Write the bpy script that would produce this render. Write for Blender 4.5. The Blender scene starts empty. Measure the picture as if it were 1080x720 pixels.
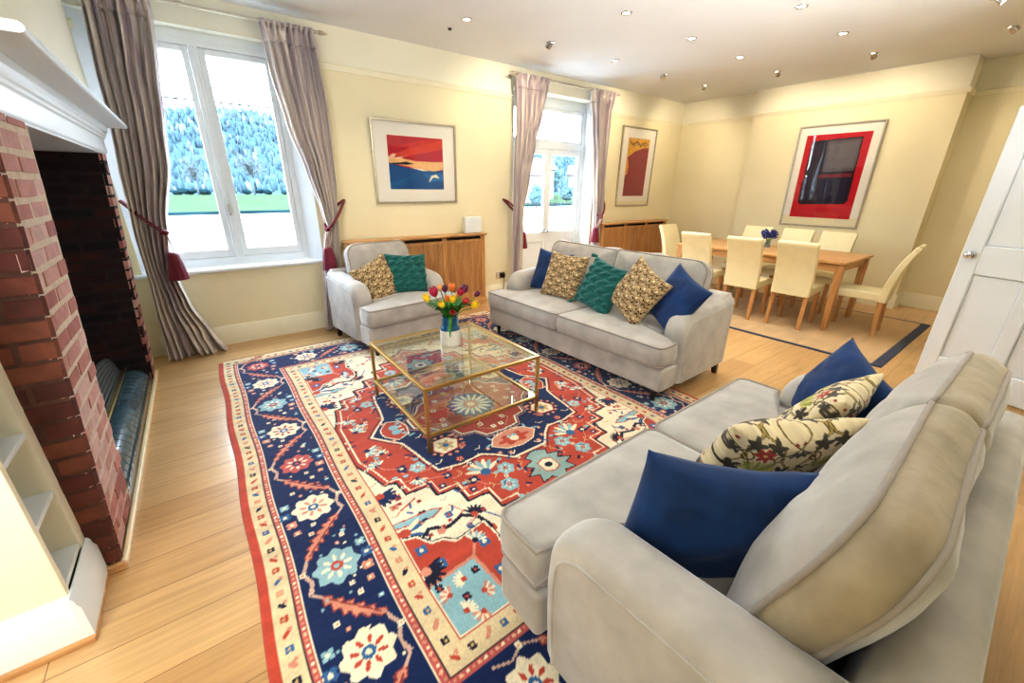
import bpy, bmesh, math, random
import numpy as np
from mathutils import Vector, Matrix, Euler, noise as mn

random.seed(7)
rng = np.random.default_rng(7)
scene = bpy.context.scene
COL = scene.collection
PI = math.pi

# ------------------------------------------------------------------ helpers
def lin(c):
    """sRGB 0-255 triple -> linear rgb"""
    r = []
    for v in c[:3]:
        v = v / 255.0
        r.append(v / 12.92 if v <= 0.04045 else ((v + 0.055) / 1.055) ** 2.4)
    return tuple(r)

def rgba(c):
    return (*lin(c), 1.0)

class MB:
    """collects geometry, then builds ONE mesh object"""
    def __init__(self):
        self.v = []; self.f = []; self.m = []; self.cur = 0
    def add(self, verts, faces):
        o = len(self.v)
        self.v += [tuple(p) for p in verts]
        self.f += [tuple(i + o for i in f) for f in faces]
        self.m += [self.cur] * len(faces)
        return self
    def box(self, lo, hi, M=None):
        x0, y0, z0 = lo; x1, y1, z1 = hi
        vs = [(x0,y0,z0),(x1,y0,z0),(x1,y1,z0),(x0,y1,z0),(x0,y0,z1),(x1,y0,z1),(x1,y1,z1),(x0,y1,z1)]
        if M is not None: vs = [M @ Vector(p) for p in vs]
        return self.add(vs, [(0,3,2,1),(4,5,6,7),(0,1,5,4),(1,2,6,5),(2,3,7,6),(3,0,4,7)])
    def hexa(self, bot, top):
        """frustum from two quads (ccw seen from above)"""
        return self.add(list(bot) + list(top), [(3,2,1,0),(4,5,6,7),(0,1,5,4),(1,2,6,5),(2,3,7,6),(3,0,4,7)])
    def tube(self, pts, r, n=8, closed=False, cap=True):
        pts = [Vector(p) for p in pts]
        N = len(pts)
        rs = r if isinstance(r, (list, tuple)) else [r] * N
        vs = []; prev = None
        for i in range(N):
            if closed: t = pts[(i+1) % N] - pts[i-1]
            else: t = pts[min(i+1, N-1)] - pts[max(i-1, 0)]
            if t.length < 1e-9: t = Vector((0,0,1))
            t.normalize()
            if prev is None:
                a = Vector((0,0,1)) if abs(t.z) < 0.9 else Vector((1,0,0))
                nrm = t.cross(a).normalized()
            else:
                nrm = prev - t * prev.dot(t)
                if nrm.length < 1e-6: nrm = t.orthogonal()
                nrm.normalize()
            prev = nrm
            b = t.cross(nrm)
            for k in range(n):
                a = 2 * PI * k / n
                vs.append(pts[i] + (nrm * math.cos(a) + b * math.sin(a)) * rs[i])
        fs = []
        for i in range(N if closed else N - 1):
            j = (i + 1) % N
            for k in range(n):
                l = (k + 1) % n
                fs.append((i*n+k, i*n+l, j*n+l, j*n+k))
        if cap and not closed:
            fs.append(tuple(range(n))[::-1]); fs.append(tuple((N-1)*n + k for k in range(n)))
        return self.add(vs, fs)
    def lathe(self, prof, n=24, c=(0,0,0), axis='z', cap=True):
        """prof = [(radius, height)...]"""
        vs = []
        for r, h in prof:
            for k in range(n):
                a = 2 * PI * k / n
                p = (r*math.cos(a), r*math.sin(a), h)
                if axis == 'x': p = (p[2], p[0], p[1])
                elif axis == 'y': p = (p[0], p[2], p[1])
                vs.append((p[0]+c[0], p[1]+c[1], p[2]+c[2]))
        fs = []
        for i in range(len(prof)-1):
            for k in range(n):
                l = (k+1) % n
                f = (i*n+k, i*n+l, (i+1)*n+l, (i+1)*n+k)
                fs.append(f if axis != 'y' else f[::-1])
        if cap:
            fs.append(tuple(range(n))[::-1]); fs.append(tuple((len(prof)-1)*n+k for k in range(n)))
        return self.add(vs, fs)
    def grid(self, P, closed_u=False):
        """P[i][j] -> point"""
        R = len(P); Cn = len(P[0])
        vs = [p for row in P for p in row]
        fs = []
        for i in range(R-1):
            for j in range(Cn if closed_u else Cn-1):
                k = (j+1) % Cn
                fs.append((i*Cn+j, i*Cn+k, (i+1)*Cn+k, (i+1)*Cn+j))
        return self.add(vs, fs)
    def prism(self, poly, axis, a, b):
        """extrude 2D polygon along axis: 'x' -> (y,z), 'y' -> (x,z), 'z' -> (x,y)"""
        n = len(poly)
        def pt(p, h):
            return {'x': (h, p[0], p[1]), 'y': (p[0], h, p[1]), 'z': (p[0], p[1], h)}[axis]
        vs = [pt(p, a) for p in poly] + [pt(p, b) for p in poly]
        fs = [tuple(range(n))[::-1], tuple(range(n, 2*n))]
        for i in range(n):
            j = (i+1) % n
            fs.append((i, j, n+j, n+i))
        return self.add(vs, fs)
    def ball(self, c, r, n=8, m=6, sc=(1,1,1)):
        prof = [(max(1e-4, r*math.sin(PI*i/m)), -r*math.cos(PI*i/m)) for i in range(m+1)]
        vs = []
        for rr, h in prof:
            for k in range(n):
                a = 2*PI*k/n
                vs.append((c[0]+rr*math.cos(a)*sc[0], c[1]+rr*math.sin(a)*sc[1], c[2]+h*sc[2]))
        fs = []
        for i in range(m):
            for k in range(n):
                l = (k+1) % n
                fs.append((i*n+k, i*n+l, (i+1)*n+l, (i+1)*n+k))
        return self.add(vs, fs)
    def build(self, name, mats, parent=None, smooth=False, bevel=0, seg=2, fix=True, sub=0):
        me = bpy.data.meshes.new(name)
        me.from_pydata([tuple(p) for p in self.v], [], self.f)
        if not isinstance(mats, (list, tuple)): mats = [mats]
        for m in mats: me.materials.append(m)
        if len(mats) > 1: me.polygons.foreach_set('material_index', self.m)
        if fix:
            bm = bmesh.new(); bm.from_mesh(me)
            bmesh.ops.recalc_face_normals(bm, faces=bm.faces)
            bm.to_mesh(me); bm.free()
        if smooth:
            me.polygons.foreach_set('use_smooth', [True]*len(me.polygons))
            if smooth != True:
                me.set_sharp_from_angle(angle=math.radians(smooth))
        o = bpy.data.objects.new(name, me); COL.objects.link(o)
        if parent is not None: o.parent = parent
        if bevel:
            b = o.modifiers.new('bevel', 'BEVEL'); b.width = bevel; b.segments = seg
            b.limit_method = 'ANGLE'; b.angle_limit = math.radians(40)
        if sub:
            s = o.modifiers.new('sub', 'SUBSURF'); s.levels = sub; s.render_levels = sub
        me.update()
        return o

def tag(o, label=None, cat=None, group=None, kind=None):
    if label: o['label'] = label
    if cat: o['category'] = cat
    if group: o['group'] = group
    if kind: o['kind'] = kind
    return o

def thing(name, label, cat, loc=(0,0,0), rz=0.0, group=None):
    o = bpy.data.objects.new(name, None); COL.objects.link(o)
    o.location = loc; o.rotation_euler = (0,0,rz); o.empty_display_size = 0.1
    return tag(o, label, cat, group)

def struct(o):
    o['kind'] = 'structure'
    return o

def copy_tree(o, parent=None):
    c = o.copy(); COL.objects.link(c)
    if parent is not None: c.parent = parent
    for ch in [k for k in o.children]:
        copy_tree(ch, c)
    return c

# ------------------------------------------------------------------ materials
def new_mat(name):
    m = bpy.data.materials.new(name); m.use_nodes = True
    nt = m.node_tree
    b = nt.nodes['Principled BSDF']
    return m, nt, b

def mat(name, c, rough=0.6, metal=0.0, spec=0.5, var=0.0, scale=8.0, bump=0.0, bscale=60.0, sheen=0.0, coat=0.0, stretch=None):
    """plain procedural material with noise variation and bump"""
    m, nt, b = new_mat(name)
    b.inputs['Roughness'].default_value = rough
    b.inputs['Metallic'].default_value = metal
    b.inputs['Specular IOR Level'].default_value = spec
    if sheen:
        b.inputs['Sheen Weight'].default_value = sheen
        b.inputs['Sheen Roughness'].default_value = 0.4
    if coat:
        b.inputs['Coat Weight'].default_value = coat
    base = lin(c)
    b.inputs['Base Color'].default_value = (*base, 1)
    tc = nt.nodes.new('ShaderNodeTexCoord')
    mp = nt.nodes.new('ShaderNodeMapping')
    nt.links.new(tc.outputs['Object'], mp.inputs['Vector'])
    if stretch: mp.inputs['Scale'].default_value = stretch
    if var:
        n = nt.nodes.new('ShaderNodeTexNoise'); n.inputs['Scale'].default_value = scale
        n.inputs['Detail'].default_value = 5
        nt.links.new(mp.outputs['Vector'], n.inputs['Vector'])
        r = nt.nodes.new('ShaderNodeValToRGB')
        r.color_ramp.elements[0].position = 0.3; r.color_ramp.elements[1].position = 0.7
        r.color_ramp.elements[0].color = (*[x*(1-var) for x in base], 1)
        r.color_ramp.elements[1].color = (*[min(1, x*(1+var)) for x in base], 1)
        nt.links.new(n.outputs['Fac'], r.inputs['Fac'])
        nt.links.new(r.outputs['Color'], b.inputs['Base Color'])
    if bump:
        n2 = nt.nodes.new('ShaderNodeTexNoise'); n2.inputs['Scale'].default_value = bscale
        n2.inputs['Detail'].default_value = 4
        nt.links.new(mp.outputs['Vector'], n2.inputs['Vector'])
        bp = nt.nodes.new('ShaderNodeBump'); bp.inputs['Strength'].default_value = bump
        bp.inputs['Distance'].default_value = 0.01
        nt.links.new(n2.outputs['Fac'], bp.inputs['Height'])
        nt.links.new(bp.outputs['Normal'], b.inputs['Normal'])
    return m

def mat_attr(name, rough=0.9, sheen=0.0, bump=0.0, bscale=300, spec=0.3, coat=0):
    """colour from the mesh's own colour attribute"""
    m, nt, b = new_mat(name)
    a = nt.nodes.new('ShaderNodeAttribute'); a.attribute_name = 'col'
    nt.links.new(a.outputs['Color'], b.inputs['Base Color'])
    b.inputs['Roughness'].default_value = rough
    b.inputs['Specular IOR Level'].default_value = spec
    if coat: b.inputs['Coat Weight'].default_value = coat
    if sheen:
        b.inputs['Sheen Weight'].default_value = sheen
    if bump:
        tc = nt.nodes.new('ShaderNodeTexCoord')
        n2 = nt.nodes.new('ShaderNodeTexNoise'); n2.inputs['Scale'].default_value = bscale
        nt.links.new(tc.outputs['Object'], n2.inputs['Vector'])
        bp = nt.nodes.new('ShaderNodeBump'); bp.inputs['Strength'].default_value = bump
        bp.inputs['Distance'].default_value = 0.004
        nt.links.new(n2.outputs['Fac'], bp.inputs['Height'])
        nt.links.new(bp.outputs['Normal'], b.inputs['Normal'])
    return m

def mat_wood(name, c1, c2, axis='x', scale=1.0, rough=0.4):
    m, nt, b = new_mat(name)
    tc = nt.nodes.new('ShaderNodeTexCoord'); mp = nt.nodes.new('ShaderNodeMapping')
    nt.links.new(tc.outputs['Object'], mp.inputs['Vector'])
    s = {'x': (1.2, 14, 14), 'y': (14, 1.2, 14), 'z': (14, 14, 1.2)}[axis]
    mp.inputs['Scale'].default_value = tuple(k*scale for k in s)
    n = nt.nodes.new('ShaderNodeTexNoise'); n.inputs['Scale'].default_value = 2.2; n.inputs['Detail'].default_value = 6
    n.inputs['Distortion'].default_value = 0.6
    nt.links.new(mp.outputs['Vector'], n.inputs['Vector'])
    r = nt.nodes.new('ShaderNodeValToRGB')
    r.color_ramp.elements[0].position = 0.32; r.color_ramp.elements[1].position = 0.68
    r.color_ramp.elements[0].color = rgba(c1); r.color_ramp.elements[1].color = rgba(c2)
    nt.links.new(n.outputs['Fac'], r.inputs['Fac'])
    nt.links.new(r.outputs['Color'], b.inputs['Base Color'])
    b.inputs['Roughness'].default_value = rough
    return m

def mat_floor():
    m, nt, b = new_mat('oak floorboards')
    tc = nt.nodes.new('ShaderNodeTexCoord')
    br = nt.nodes.new('ShaderNodeTexBrick')
    br.offset = 0.37; br.offset_frequency = 2; br.squash = 1.0
    br.inputs['Scale'].default_value = 1.0
    br.inputs['Brick Width'].default_value = 1.9
    br.inputs['Row Height'].default_value = 0.195
    br.inputs['Mortar Size'].default_value = 0.0016
    br.inputs['Mortar Smooth'].default_value = 0.3
    br.inputs['Bias'].default_value = 0.0
    br.inputs['Color1'].default_value = rgba((220, 184, 134))
    br.inputs['Color2'].default_value = rgba((200, 160, 110))
    br.inputs['Mortar'].default_value = rgba((126, 88, 50))
    nt.links.new(tc.outputs['Object'], br.inputs['Vector'])
    mp = nt.nodes.new('ShaderNodeMapping'); mp.inputs['Scale'].default_value = (1.3, 22, 1)
    nt.links.new(tc.outputs['Object'], mp.inputs['Vector'])
    n = nt.nodes.new('ShaderNodeTexNoise'); n.inputs['Scale'].default_value = 2.0; n.inputs['Detail'].default_value = 8
    n.inputs['Distortion'].default_value = 0.8
    nt.links.new(mp.outputs['Vector'], n.inputs['Vector'])
    r = nt.nodes.new('ShaderNodeValToRGB')
    r.color_ramp.elements[0].position = 0.3; r.color_ramp.elements[1].position = 0.7
    r.color_ramp.elements[0].color = (0.84, 0.82, 0.79, 1); r.color_ramp.elements[1].color = (1.06, 1.05, 1.03, 1)
    nt.links.new(n.outputs['Fac'], r.inputs['Fac'])
    n3 = nt.nodes.new('ShaderNodeTexNoise'); n3.inputs['Scale'].default_value = 1.4; n3.inputs['Detail'].default_value = 3
    nt.links.new(tc.outputs['Object'], n3.inputs['Vector'])
    r3 = nt.nodes.new('ShaderNodeValToRGB')
    r3.color_ramp.elements[0].position = 0.35; r3.color_ramp.elements[1].position = 0.7
    r3.color_ramp.elements[0].color = (0.86, 0.84, 0.8, 1); r3.color_ramp.elements[1].color = (1.05, 1.03, 1, 1)
    nt.links.new(n3.outputs['Fac'], r3.inputs['Fac'])
    mx = nt.nodes.new('ShaderNodeMix'); mx.data_type = 'RGBA'; mx.blend_type = 'MULTIPLY'; mx.inputs['Factor'].default_value = 1
    nt.links.new(br.outputs['Color'], mx.inputs['A']); nt.links.new(r.outputs['Color'], mx.inputs['B'])
    mx2 = nt.nodes.new('ShaderNodeMix'); mx2.data_type = 'RGBA'; mx2.blend_type = 'MULTIPLY'; mx2.inputs['Factor'].default_value = 1
    nt.links.new(mx.outputs['Result'], mx2.inputs['A']); nt.links.new(r3.outputs['Color'], mx2.inputs['B'])
    nt.links.new(mx2.outputs['Result'], b.inputs['Base Color'])
    b.inputs['Roughness'].default_value = 0.34
    b.inputs['Coat Weight'].default_value = 0.35; b.inputs['Coat Roughness'].default_value = 0.16
    bp = nt.nodes.new('ShaderNodeBump'); bp.inputs['Strength'].default_value = 0.15; bp.inputs['Distance'].default_value = 0.004
    nt.links.new(n.outputs['Fac'], bp.inputs['Height'])
    nt.links.new(bp.outputs['Normal'], b.inputs['Normal'])
    return m

def mat_glass(name, tint=(1,1,1), refl=0.06, rough=0.0, edge=0.35):
    m = bpy.data.materials.new(name); m.use_nodes = True
    nt = m.node_tree; nt.nodes.clear()
    out = nt.nodes.new('ShaderNodeOutputMaterial')
    tr = nt.nodes.new('ShaderNodeBsdfTransparent'); tr.inputs['Color'].default_value = (*tint, 1)
    gl = nt.nodes.new('ShaderNodeBsdfGlossy'); gl.inputs['Roughness'].default_value = rough
    lw = nt.nodes.new('ShaderNodeLayerWeight'); lw.inputs['Blend'].default_value = 0.3
    mr = nt.nodes.new('ShaderNodeMapRange')
    mr.inputs['To Min'].default_value = refl; mr.inputs['To Max'].default_value = refl + edge
    nt.links.new(lw.outputs['Facing'], mr.inputs['Value'])
    mx = nt.nodes.new('ShaderNodeMixShader')
    nt.links.new(mr.outputs['Result'], mx.inputs['Fac'])
    nt.links.new(tr.outputs[0], mx.inputs[1]); nt.links.new(gl.outputs[0], mx.inputs[2])
    nt.links.new(mx.outputs[0], out.inputs['Surface'])
    return m

def mat_emit(name, c, s):
    m, nt, b = new_mat(name)
    b.inputs['Base Color'].default_value = (*c, 1)
    b.inputs['Emission Color'].default_value = (*c, 1)
    b.inputs['Emission Strength'].default_value = s
    return m

def mat_brick(name, cols, mortar):
    pass

M = {}
M['wall'] = mat('cream wall paint', (236, 227, 194), 0.75, var=0.03, scale=1.5, bump=0.04, bscale=40)
M['wall_pale'] = mat('pale wall paint', (238, 234, 214), 0.75, var=0.03, scale=1.5, bump=0.04, bscale=40)
M['ceil'] = mat('white ceiling paint', (236, 238, 240), 0.8, var=0.02, scale=1.2, bump=0.03, bscale=30)
M['trim'] = mat('cream gloss trim paint', (240, 234, 208), 0.4, var=0.02)
M['white'] = mat('white gloss paint', (232, 238, 240), 0.35, var=0.02)
M['floor'] = mat_floor()
M['velvet'] = mat('grey velvet upholstery', (178, 172, 164), 0.7, var=0.19, scale=6, bump=0.25, bscale=18, sheen=0.6)
M['velvet_pipe'] = mat('grey velvet piping', (158, 148, 138), 0.7, var=0.05, scale=30, sheen=0.3)
M['velvet_border_shade'] = mat('taupe velvet, nap reversed', (160, 147, 124), 0.65, var=.2, scale=9, bump=.3, bscale=16, sheen=.4)  # browner copy of the grey velvet: border shade put into the colour
M['navy'] = mat('navy velvet', (8, 52, 102), 0.8, var=0.25, scale=9, bump=0.2, bscale=30, sheen=0.2)
M['teal'] = mat('teal knit wool', (34, 104, 98), 0.95, var=0.2, scale=40, bump=0.4, bscale=160, sheen=0.2)
M['dark_wood'] = mat('dark stained wood', (38, 26, 22), 0.35, var=0.2, scale=20)
M['oak'] = mat_wood('oak x', (184, 134, 84), (216, 170, 114), 'x')
M['oak_z'] = mat_wood('oak z', (178, 126, 76), (212, 164, 108), 'z')
M['oak_y'] = mat_wood('oak y', (190, 142, 92), (222, 178, 124), 'y')
M['oak_dark'] = mat_wood('oak lattice', (140, 92, 46), (176, 124, 68), 'z')
M['shadow_in'] = mat('painted cover shade', (60, 40, 24), 0.9, var=0.1)
M['brass'] = mat('brushed brass', (200, 170, 108), 0.3, metal=1.0, var=0.08, scale=30)
M['silver'] = mat('silver leaf frame', (196, 188, 170), 0.3, metal=0.9, var=0.1, scale=30)
M['chrome'] = mat('chrome', (205, 205, 208), 0.15, metal=1.0)
M['lead'] = mat('grey lead', (96, 108, 116), 0.6)
M['door_white'] = mat('white door paint', (228, 233, 237), 0.4, var=.01)
M['black'] = mat('black plastic', (18, 18, 20), 0.4)
M['iron'] = mat('black iron', (30, 34, 38), 0.45, metal=0.7, var=0.15, scale=40)
M['leather'] = mat('cream leather', (240, 230, 190), 0.45, var=0.03, scale=10, bump=0.05, bscale=200)
M['burgundy'] = mat('burgundy cord', (116, 12, 42), 0.55, var=0.25, scale=60, sheen=0.3, bump=0.4, bscale=240, stretch=(1, 1, 0.08))
M['tile'] = mat('dark glazed tile', (64, 88, 98), 0.2, var=0.3, scale=14, coat=0.6)
M['soot'] = mat('sooty plaster', (22, 20, 24), 0.95, var=0.3, scale=8)
M['ceramic'] = mat('white ceramic glaze', (230, 226, 212), 0.3, var=0.05, scale=40)
M['ceramic_blue'] = mat('blue ceramic glaze', (30, 92, 128), 0.3, var=0.25, scale=20)
M['stem'] = mat('tulip green', (70, 140, 34), 0.5, var=0.25, scale=25)
M['leaf'] = mat('tulip leaf green', (62, 138, 40), 0.45, var=0.25, scale=14)
M['glass'] = mat_glass('window glass', (0.97, 0.99, 1.0), 0.03, 0.0, 0.1)
M['table_glass'] = mat_glass('table glass', (0.95, 0.98, 0.97), 0.06, 0.0, 0.4)
M['pic_glass'] = mat_glass('picture glass', (1, 1, 1), 0.022, 0.0, 0.12)
M['vase_glass'] = mat_glass('vase glass', (0.75, 0.86, 0.95), 0.12, 0.02, 0.5)
M['mat_board'] = mat('white mount board', (240, 236, 226), 0.85)
M['bulb'] = mat_emit('lamp glow', (1.0, 0.93, 0.8), 14.0)
M['attr_print'] = mat_attr('print ink', 0.6)
M['attr_rug'] = mat_attr('rug wool', 0.95, sheen=0.25, bump=0.6, bscale=260, spec=0.1)
M['attr_fabric'] = mat_attr('printed cotton', 0.8, sheen=0.15, bump=0.2, bscale=300)

# ------------------------------------------------------------------ raster painter (for rug, prints, printed fabric)
class Ras:
    def __init__(s, x0, x1, y0, y1, nx, ny, base):
        s.x0, s.x1, s.y0, s.y1, s.nx, s.ny = x0, x1, y0, y1, nx, ny
        xs = np.linspace(x0, x1, nx); ys = np.linspace(y0, y1, ny)
        s.X, s.Y = np.meshgrid(xs, ys)
        s.C = np.zeros((ny, nx, 3)); s.C[:] = lin(base)
    def sl(s, bx0, bx1, by0, by1):
        fx = (s.nx-1)/(s.x1-s.x0); fy = (s.ny-1)/(s.y1-s.y0)
        i0 = max(0, int((bx0-s.x0)*fx)); i1 = min(s.nx, int((bx1-s.x0)*fx)+2)
        j0 = max(0, int((by0-s.y0)*fy)); j1 = min(s.ny, int((by1-s.y0)*fy)+2)
        return slice(j0, max(j0, j1)), slice(i0, max(i0, i1))
    def put(s, sl, mask, c):
        s.C[sl][mask] = lin(c)
    def rect(s, a, b, c, d, col):
        sl = s.sl(a, b, c, d); X, Y = s.X[sl], s.Y[sl]
        s.put(sl, (X>=a)&(X<=b)&(Y>=c)&(Y<=d), col)
    def ell(s, cx, cy, rx, ry, col, rot=0.0, lobes=0, amp=0.0, ph=0.0):
        R = max(rx, ry)*(1+amp)+.01; sl = s.sl(cx-R, cx+R, cy-R, cy+R)
        X, Y = s.X[sl]-cx, s.Y[sl]-cy
        if rot:
            c_, s_ = math.cos(rot), math.sin(rot); X, Y = X*c_+Y*s_, -X*s_+Y*c_
        r = np.sqrt((X/rx)**2+(Y/ry)**2)
        lim = 1.0
        if lobes: lim = 1 + amp*np.cos(lobes*np.arctan2(Y/ry, X/rx)+ph)
        s.put(sl, r <= lim, col)
    def poly(s, pts, col):
        xs = [p[0] for p in pts]; ys = [p[1] for p in pts]
        sl = s.sl(min(xs), max(xs), min(ys), max(ys)); X, Y = s.X[sl], s.Y[sl]
        if X.size == 0: return
        ins = np.zeros(X.shape, bool); n = len(pts)
        for i in range(n):
            xa, ya = pts[i]; xb, yb = pts[i-1]
            if ya == yb: continue
            cnd = ((ya > Y) != (yb > Y)) & (X < (xb-xa)*(Y-ya)/(yb-ya)+xa)
            ins ^= cnd
        s.put(sl, ins, col)
    def line(s, pts, w, col, closed=False):
        if closed: pts = list(pts)+[pts[0]]
        for (xa, ya), (xb, yb) in zip(pts[:-1], pts[1:]):
            sl = s.sl(min(xa, xb)-w, max(xa, xb)+w, min(ya, yb)-w, max(ya, yb)+w); X, Y = s.X[sl], s.Y[sl]
            if X.size == 0: continue
            dx, dy = xb-xa, yb-ya; L = dx*dx+dy*dy+1e-12
            t = np.clip(((X-xa)*dx+(Y-ya)*dy)/L, 0, 1)
            s.put(sl, (X-xa-t*dx)**2+(Y-ya-t*dy)**2 <= (w/2)**2, col)
    def rosette(s, cx, cy, r, c1, c2, c3, petals=8, ph=0.0):
        s.ell(cx, cy, r, r, c1, 0, petals, .1, ph)
        for k in range(petals):
            a = 2*PI*k/petals + ph
            s.ell(cx+.52*r*math.cos(a), cy+.52*r*math.sin(a), .2*r, .09*r, c2, a)
        s.ell(cx, cy, .28*r, .28*r, c3); s.ell(cx, cy, .13*r, .13*r, c1)
    def sample(s, u, v):
        """u,v in 0..1 arrays -> colours"""
        i = np.clip((u*(s.nx-1)).round().astype(int), 0, s.nx-1); j = np.clip((v*(s.ny-1)).round().astype(int), 0, s.ny-1)
        return s.C[j, i]

def set_cols(me, cols):
    a = me.color_attributes.new('col', 'FLOAT_COLOR', 'POINT')
    d = np.ones((len(me.vertices), 4), np.float32); d[:, :3] = cols
    a.data.foreach_set('color', d.ravel())

def fast_grid(name, P, material, cols=None, smooth=True):
    """P: (ny,nx,3) array"""
    ny, nx, _ = P.shape
    me = bpy.data.meshes.new(name)
    me.vertices.add(ny*nx); me.vertices.foreach_set('co', P.reshape(-1).astype(np.float32))
    idx = np.arange(ny*nx).reshape(ny, nx)
    q = np.stack([idx[:-1,:-1], idx[:-1,1:], idx[1:,1:], idx[1:,:-1]], -1).reshape(-1, 4)
    n = len(q)
    me.loops.add(n*4); me.loops.foreach_set('vertex_index', q.ravel().astype(np.int32))
    me.polygons.add(n); me.polygons.foreach_set('loop_start', (np.arange(n)*4).astype(np.int32))
    me.polygons.foreach_set('loop_total', np.full(n, 4, np.int32))
    me.update(calc_edges=True)
    if smooth: me.polygons.foreach_set('use_smooth', np.ones(n, bool))
    me.materials.append(material)
    if cols is not None: set_cols(me, cols)
    o = bpy.data.objects.new(name, me); COL.objects.link(o)
    return o

def vnoise(ny, nx, cells, seed=0):
    """smooth value noise array in 0..1"""
    r = np.random.default_rng(seed)
    cy, cx = cells
    g = r.random((cy+2, cx+2))
    y = np.linspace(0, cy, ny); x = np.linspace(0, cx, nx)
    yi = np.minimum(y.astype(int), cy); xi = np.minimum(x.astype(int), cx)
    fy = (y-yi)[:, None]; fx = (x-xi)[None]
    fy = fy*fy*(3-2*fy); fx = fx*fx*(3-2*fx)
    a = g[np.ix_(yi, xi)]; b = g[np.ix_(yi, xi+1)]; c = g[np.ix_(yi+1, xi)]; d = g[np.ix_(yi+1, xi+1)]
    return (a*(1-fx)+b*fx)*(1-fy)+(c*(1-fx)+d*fx)*fy

# ------------------------------------------------------------------ camera
H = 1.5
cam_d = bpy.data.cameras.new('camera'); cam = bpy.data.objects.new('camera', cam_d); COL.objects.link(cam)
yaw, pit, rol = math.radians(53.009), math.radians(20.831), math.radians(0.4866)
fw = Vector((math.cos(yaw)*math.cos(pit), math.sin(yaw)*math.cos(pit), -math.sin(pit)))
rt = Vector((math.sin(yaw), -math.cos(yaw), 0)); up = rt.cross(fw)
rt2 = rt*math.cos(rol)+up*math.sin(rol); up2 = -rt*math.sin(rol)+up*math.cos(rol)
cam.matrix_world = Matrix(((rt2.x, up2.x, -fw.x, 0), (rt2.y, up2.y, -fw.y, 0), (rt2.z, up2.z, -fw.z, H), (0,0,0,1)))
cam_d.sensor_width = 36.0; cam_d.lens = 36.0*426.476/1080
cam_d.clip_start = 0.05; cam_d.clip_end = 600
scene.camera = cam

# ------------------------------------------------------------------ room dimensions
YA = 4.764     # inner face of the window wall
YO = 5.12      # outer face
XL = -2.2      # far left of the room behind the fireplace side
YR = -0.42     # rear wall
XB = 7.42      # dining wall, left part
XBR = 7.68     # dining wall, right recess
XBB = 7.33     # chimney breast on the dining wall
ZC = 2.925     # ceiling
ZR = 2.60      # picture rail
# openings
WX0, WX1, WZ0, WZ1 = -0.48, 1.02, 0.76, 2.70
DX0, DX1, DZ1 = 3.58, 5.17, 2.70

fl = MB().box((XL-.2, YR-.2, -.06), (XBR+.2, YO, 0)).build('floor', M['floor']); struct(fl)
ce = MB().box((XL-.2, YR-.2, ZC), (XBR+.2, YO, ZC+.1)).build('ceiling', M['ceil']); struct(ce)

def two_tone_wall(name, boxes_lo, boxes_hi):
    mb = MB(); mb.cur = 0
    for b in boxes_lo: mb.box(*b)
    mb.cur = 1
    for b in boxes_hi: mb.box(*b)
    o = mb.build(name, [M['wall'], M['wall_pale']]); struct(o); return o

# window wall, in pieces round the two openings; pale frieze above the picture rail
two_tone_wall('wall_window', [
    ((XL, YA, 0), (WX0, YO, ZR)), ((WX0, YA, 0), (WX1, YO, WZ0-.03)), ((WX1, YA, 0), (DX0, YO, ZR)), ((DX1, YA, 0), (XB+.3, YO, ZR))],
    [((XL, YA, ZR), (WX0, YO, ZC)), ((WX1, YA, ZR), (DX0, YO, ZC)), ((DX1, YA, ZR), (XB+.3, YO, ZC)),
     ((WX0, YA, WZ1), (WX1, YO, ZC)), ((DX0, YA, DZ1), (DX1, YO, ZC))])
two_tone_wall('wall_dining', [((XB, 3.48, 0), (XBR+.2, YA, ZR)), ((XBB, 1.15, 0), (XBR+.2, 3.48, ZR)), ((XBR, YR, 0), (XBR+.2, 1.15, ZR))],
    [((XB, 3.48, ZR), (XBR+.2, YA, ZC)), ((XBB, 1.15, ZR), (XBR+.2, 3.48, ZC)), ((XBR, YR, ZR), (XBR+.2, 1.15, ZC))])
# rear wall behind the camera (door opening where the white door is hung)
two_tone_wall('wall_rear', [((XL, YR-.2, 0), (3.62, YR, ZR)), ((4.52, YR-.2, 0), (XBR+.2, YR, ZR)), ((3.62, YR-.2, 2.12), (4.52, YR, ZR))],
    [((XL, YR-.2, ZR), (XBR+.2, YR, ZC))])
mb = MB(); mb.box((3.3, YR-1.2, 0), (4.9, YR-1.1, ZC)); mb.box((3.3, YR-1.1, 0), (3.4, YR-.2, ZC)); mb.box((4.8, YR-1.1, 0), (4.9, YR-.2, ZC)); mb.box((3.3, YR-1.2, ZC), (4.9, YR-.2, ZC+.1)); mb.box((3.3, YR-1.2, -.06), (4.9, YR-.2, 0))
struct(mb.build('wall_hall', M['wall']))
two_tone_wall('wall_left', [((XL-.2, YR-.2, 0), (XL, 1.67, ZR))], [((XL-.2, YR-.2, ZR), (XL, 1.67, ZC))])

# picture rail mouldings
def rail_profile():
    return [(0, 0), (.012, .0), (.014, .012), (.026, .03), (.03, .045), (.022, .055), (0, .055)]
def rail(name, segs):
    mb = MB()
    for axis, a, b, plane, sgn in segs:
        poly = [(plane + sgn*d, ZR-.045+h) for d, h in rail_profile()]
        mb.prism(poly, axis, a, b)
    return struct(mb.build(name, M['trim'], smooth=40))
rail('trim_1', [('x', -.42, WX0-.0, YA, -1), ('x', WX1+.02, DX0-.02, YA, -1), ('x', DX1+.02, XB, YA, -1)])
rail('trim_2', [('y', 3.48, YA, XB, -1), ('y', 1.15-.03, 3.48+.03, XBB, -1), ('y', YR, 1.15, XBR, -1),
                ('x', XBB-.0, XBR, 1.15, -1), ('x', XBB, XB, 3.48, 1)])
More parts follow.
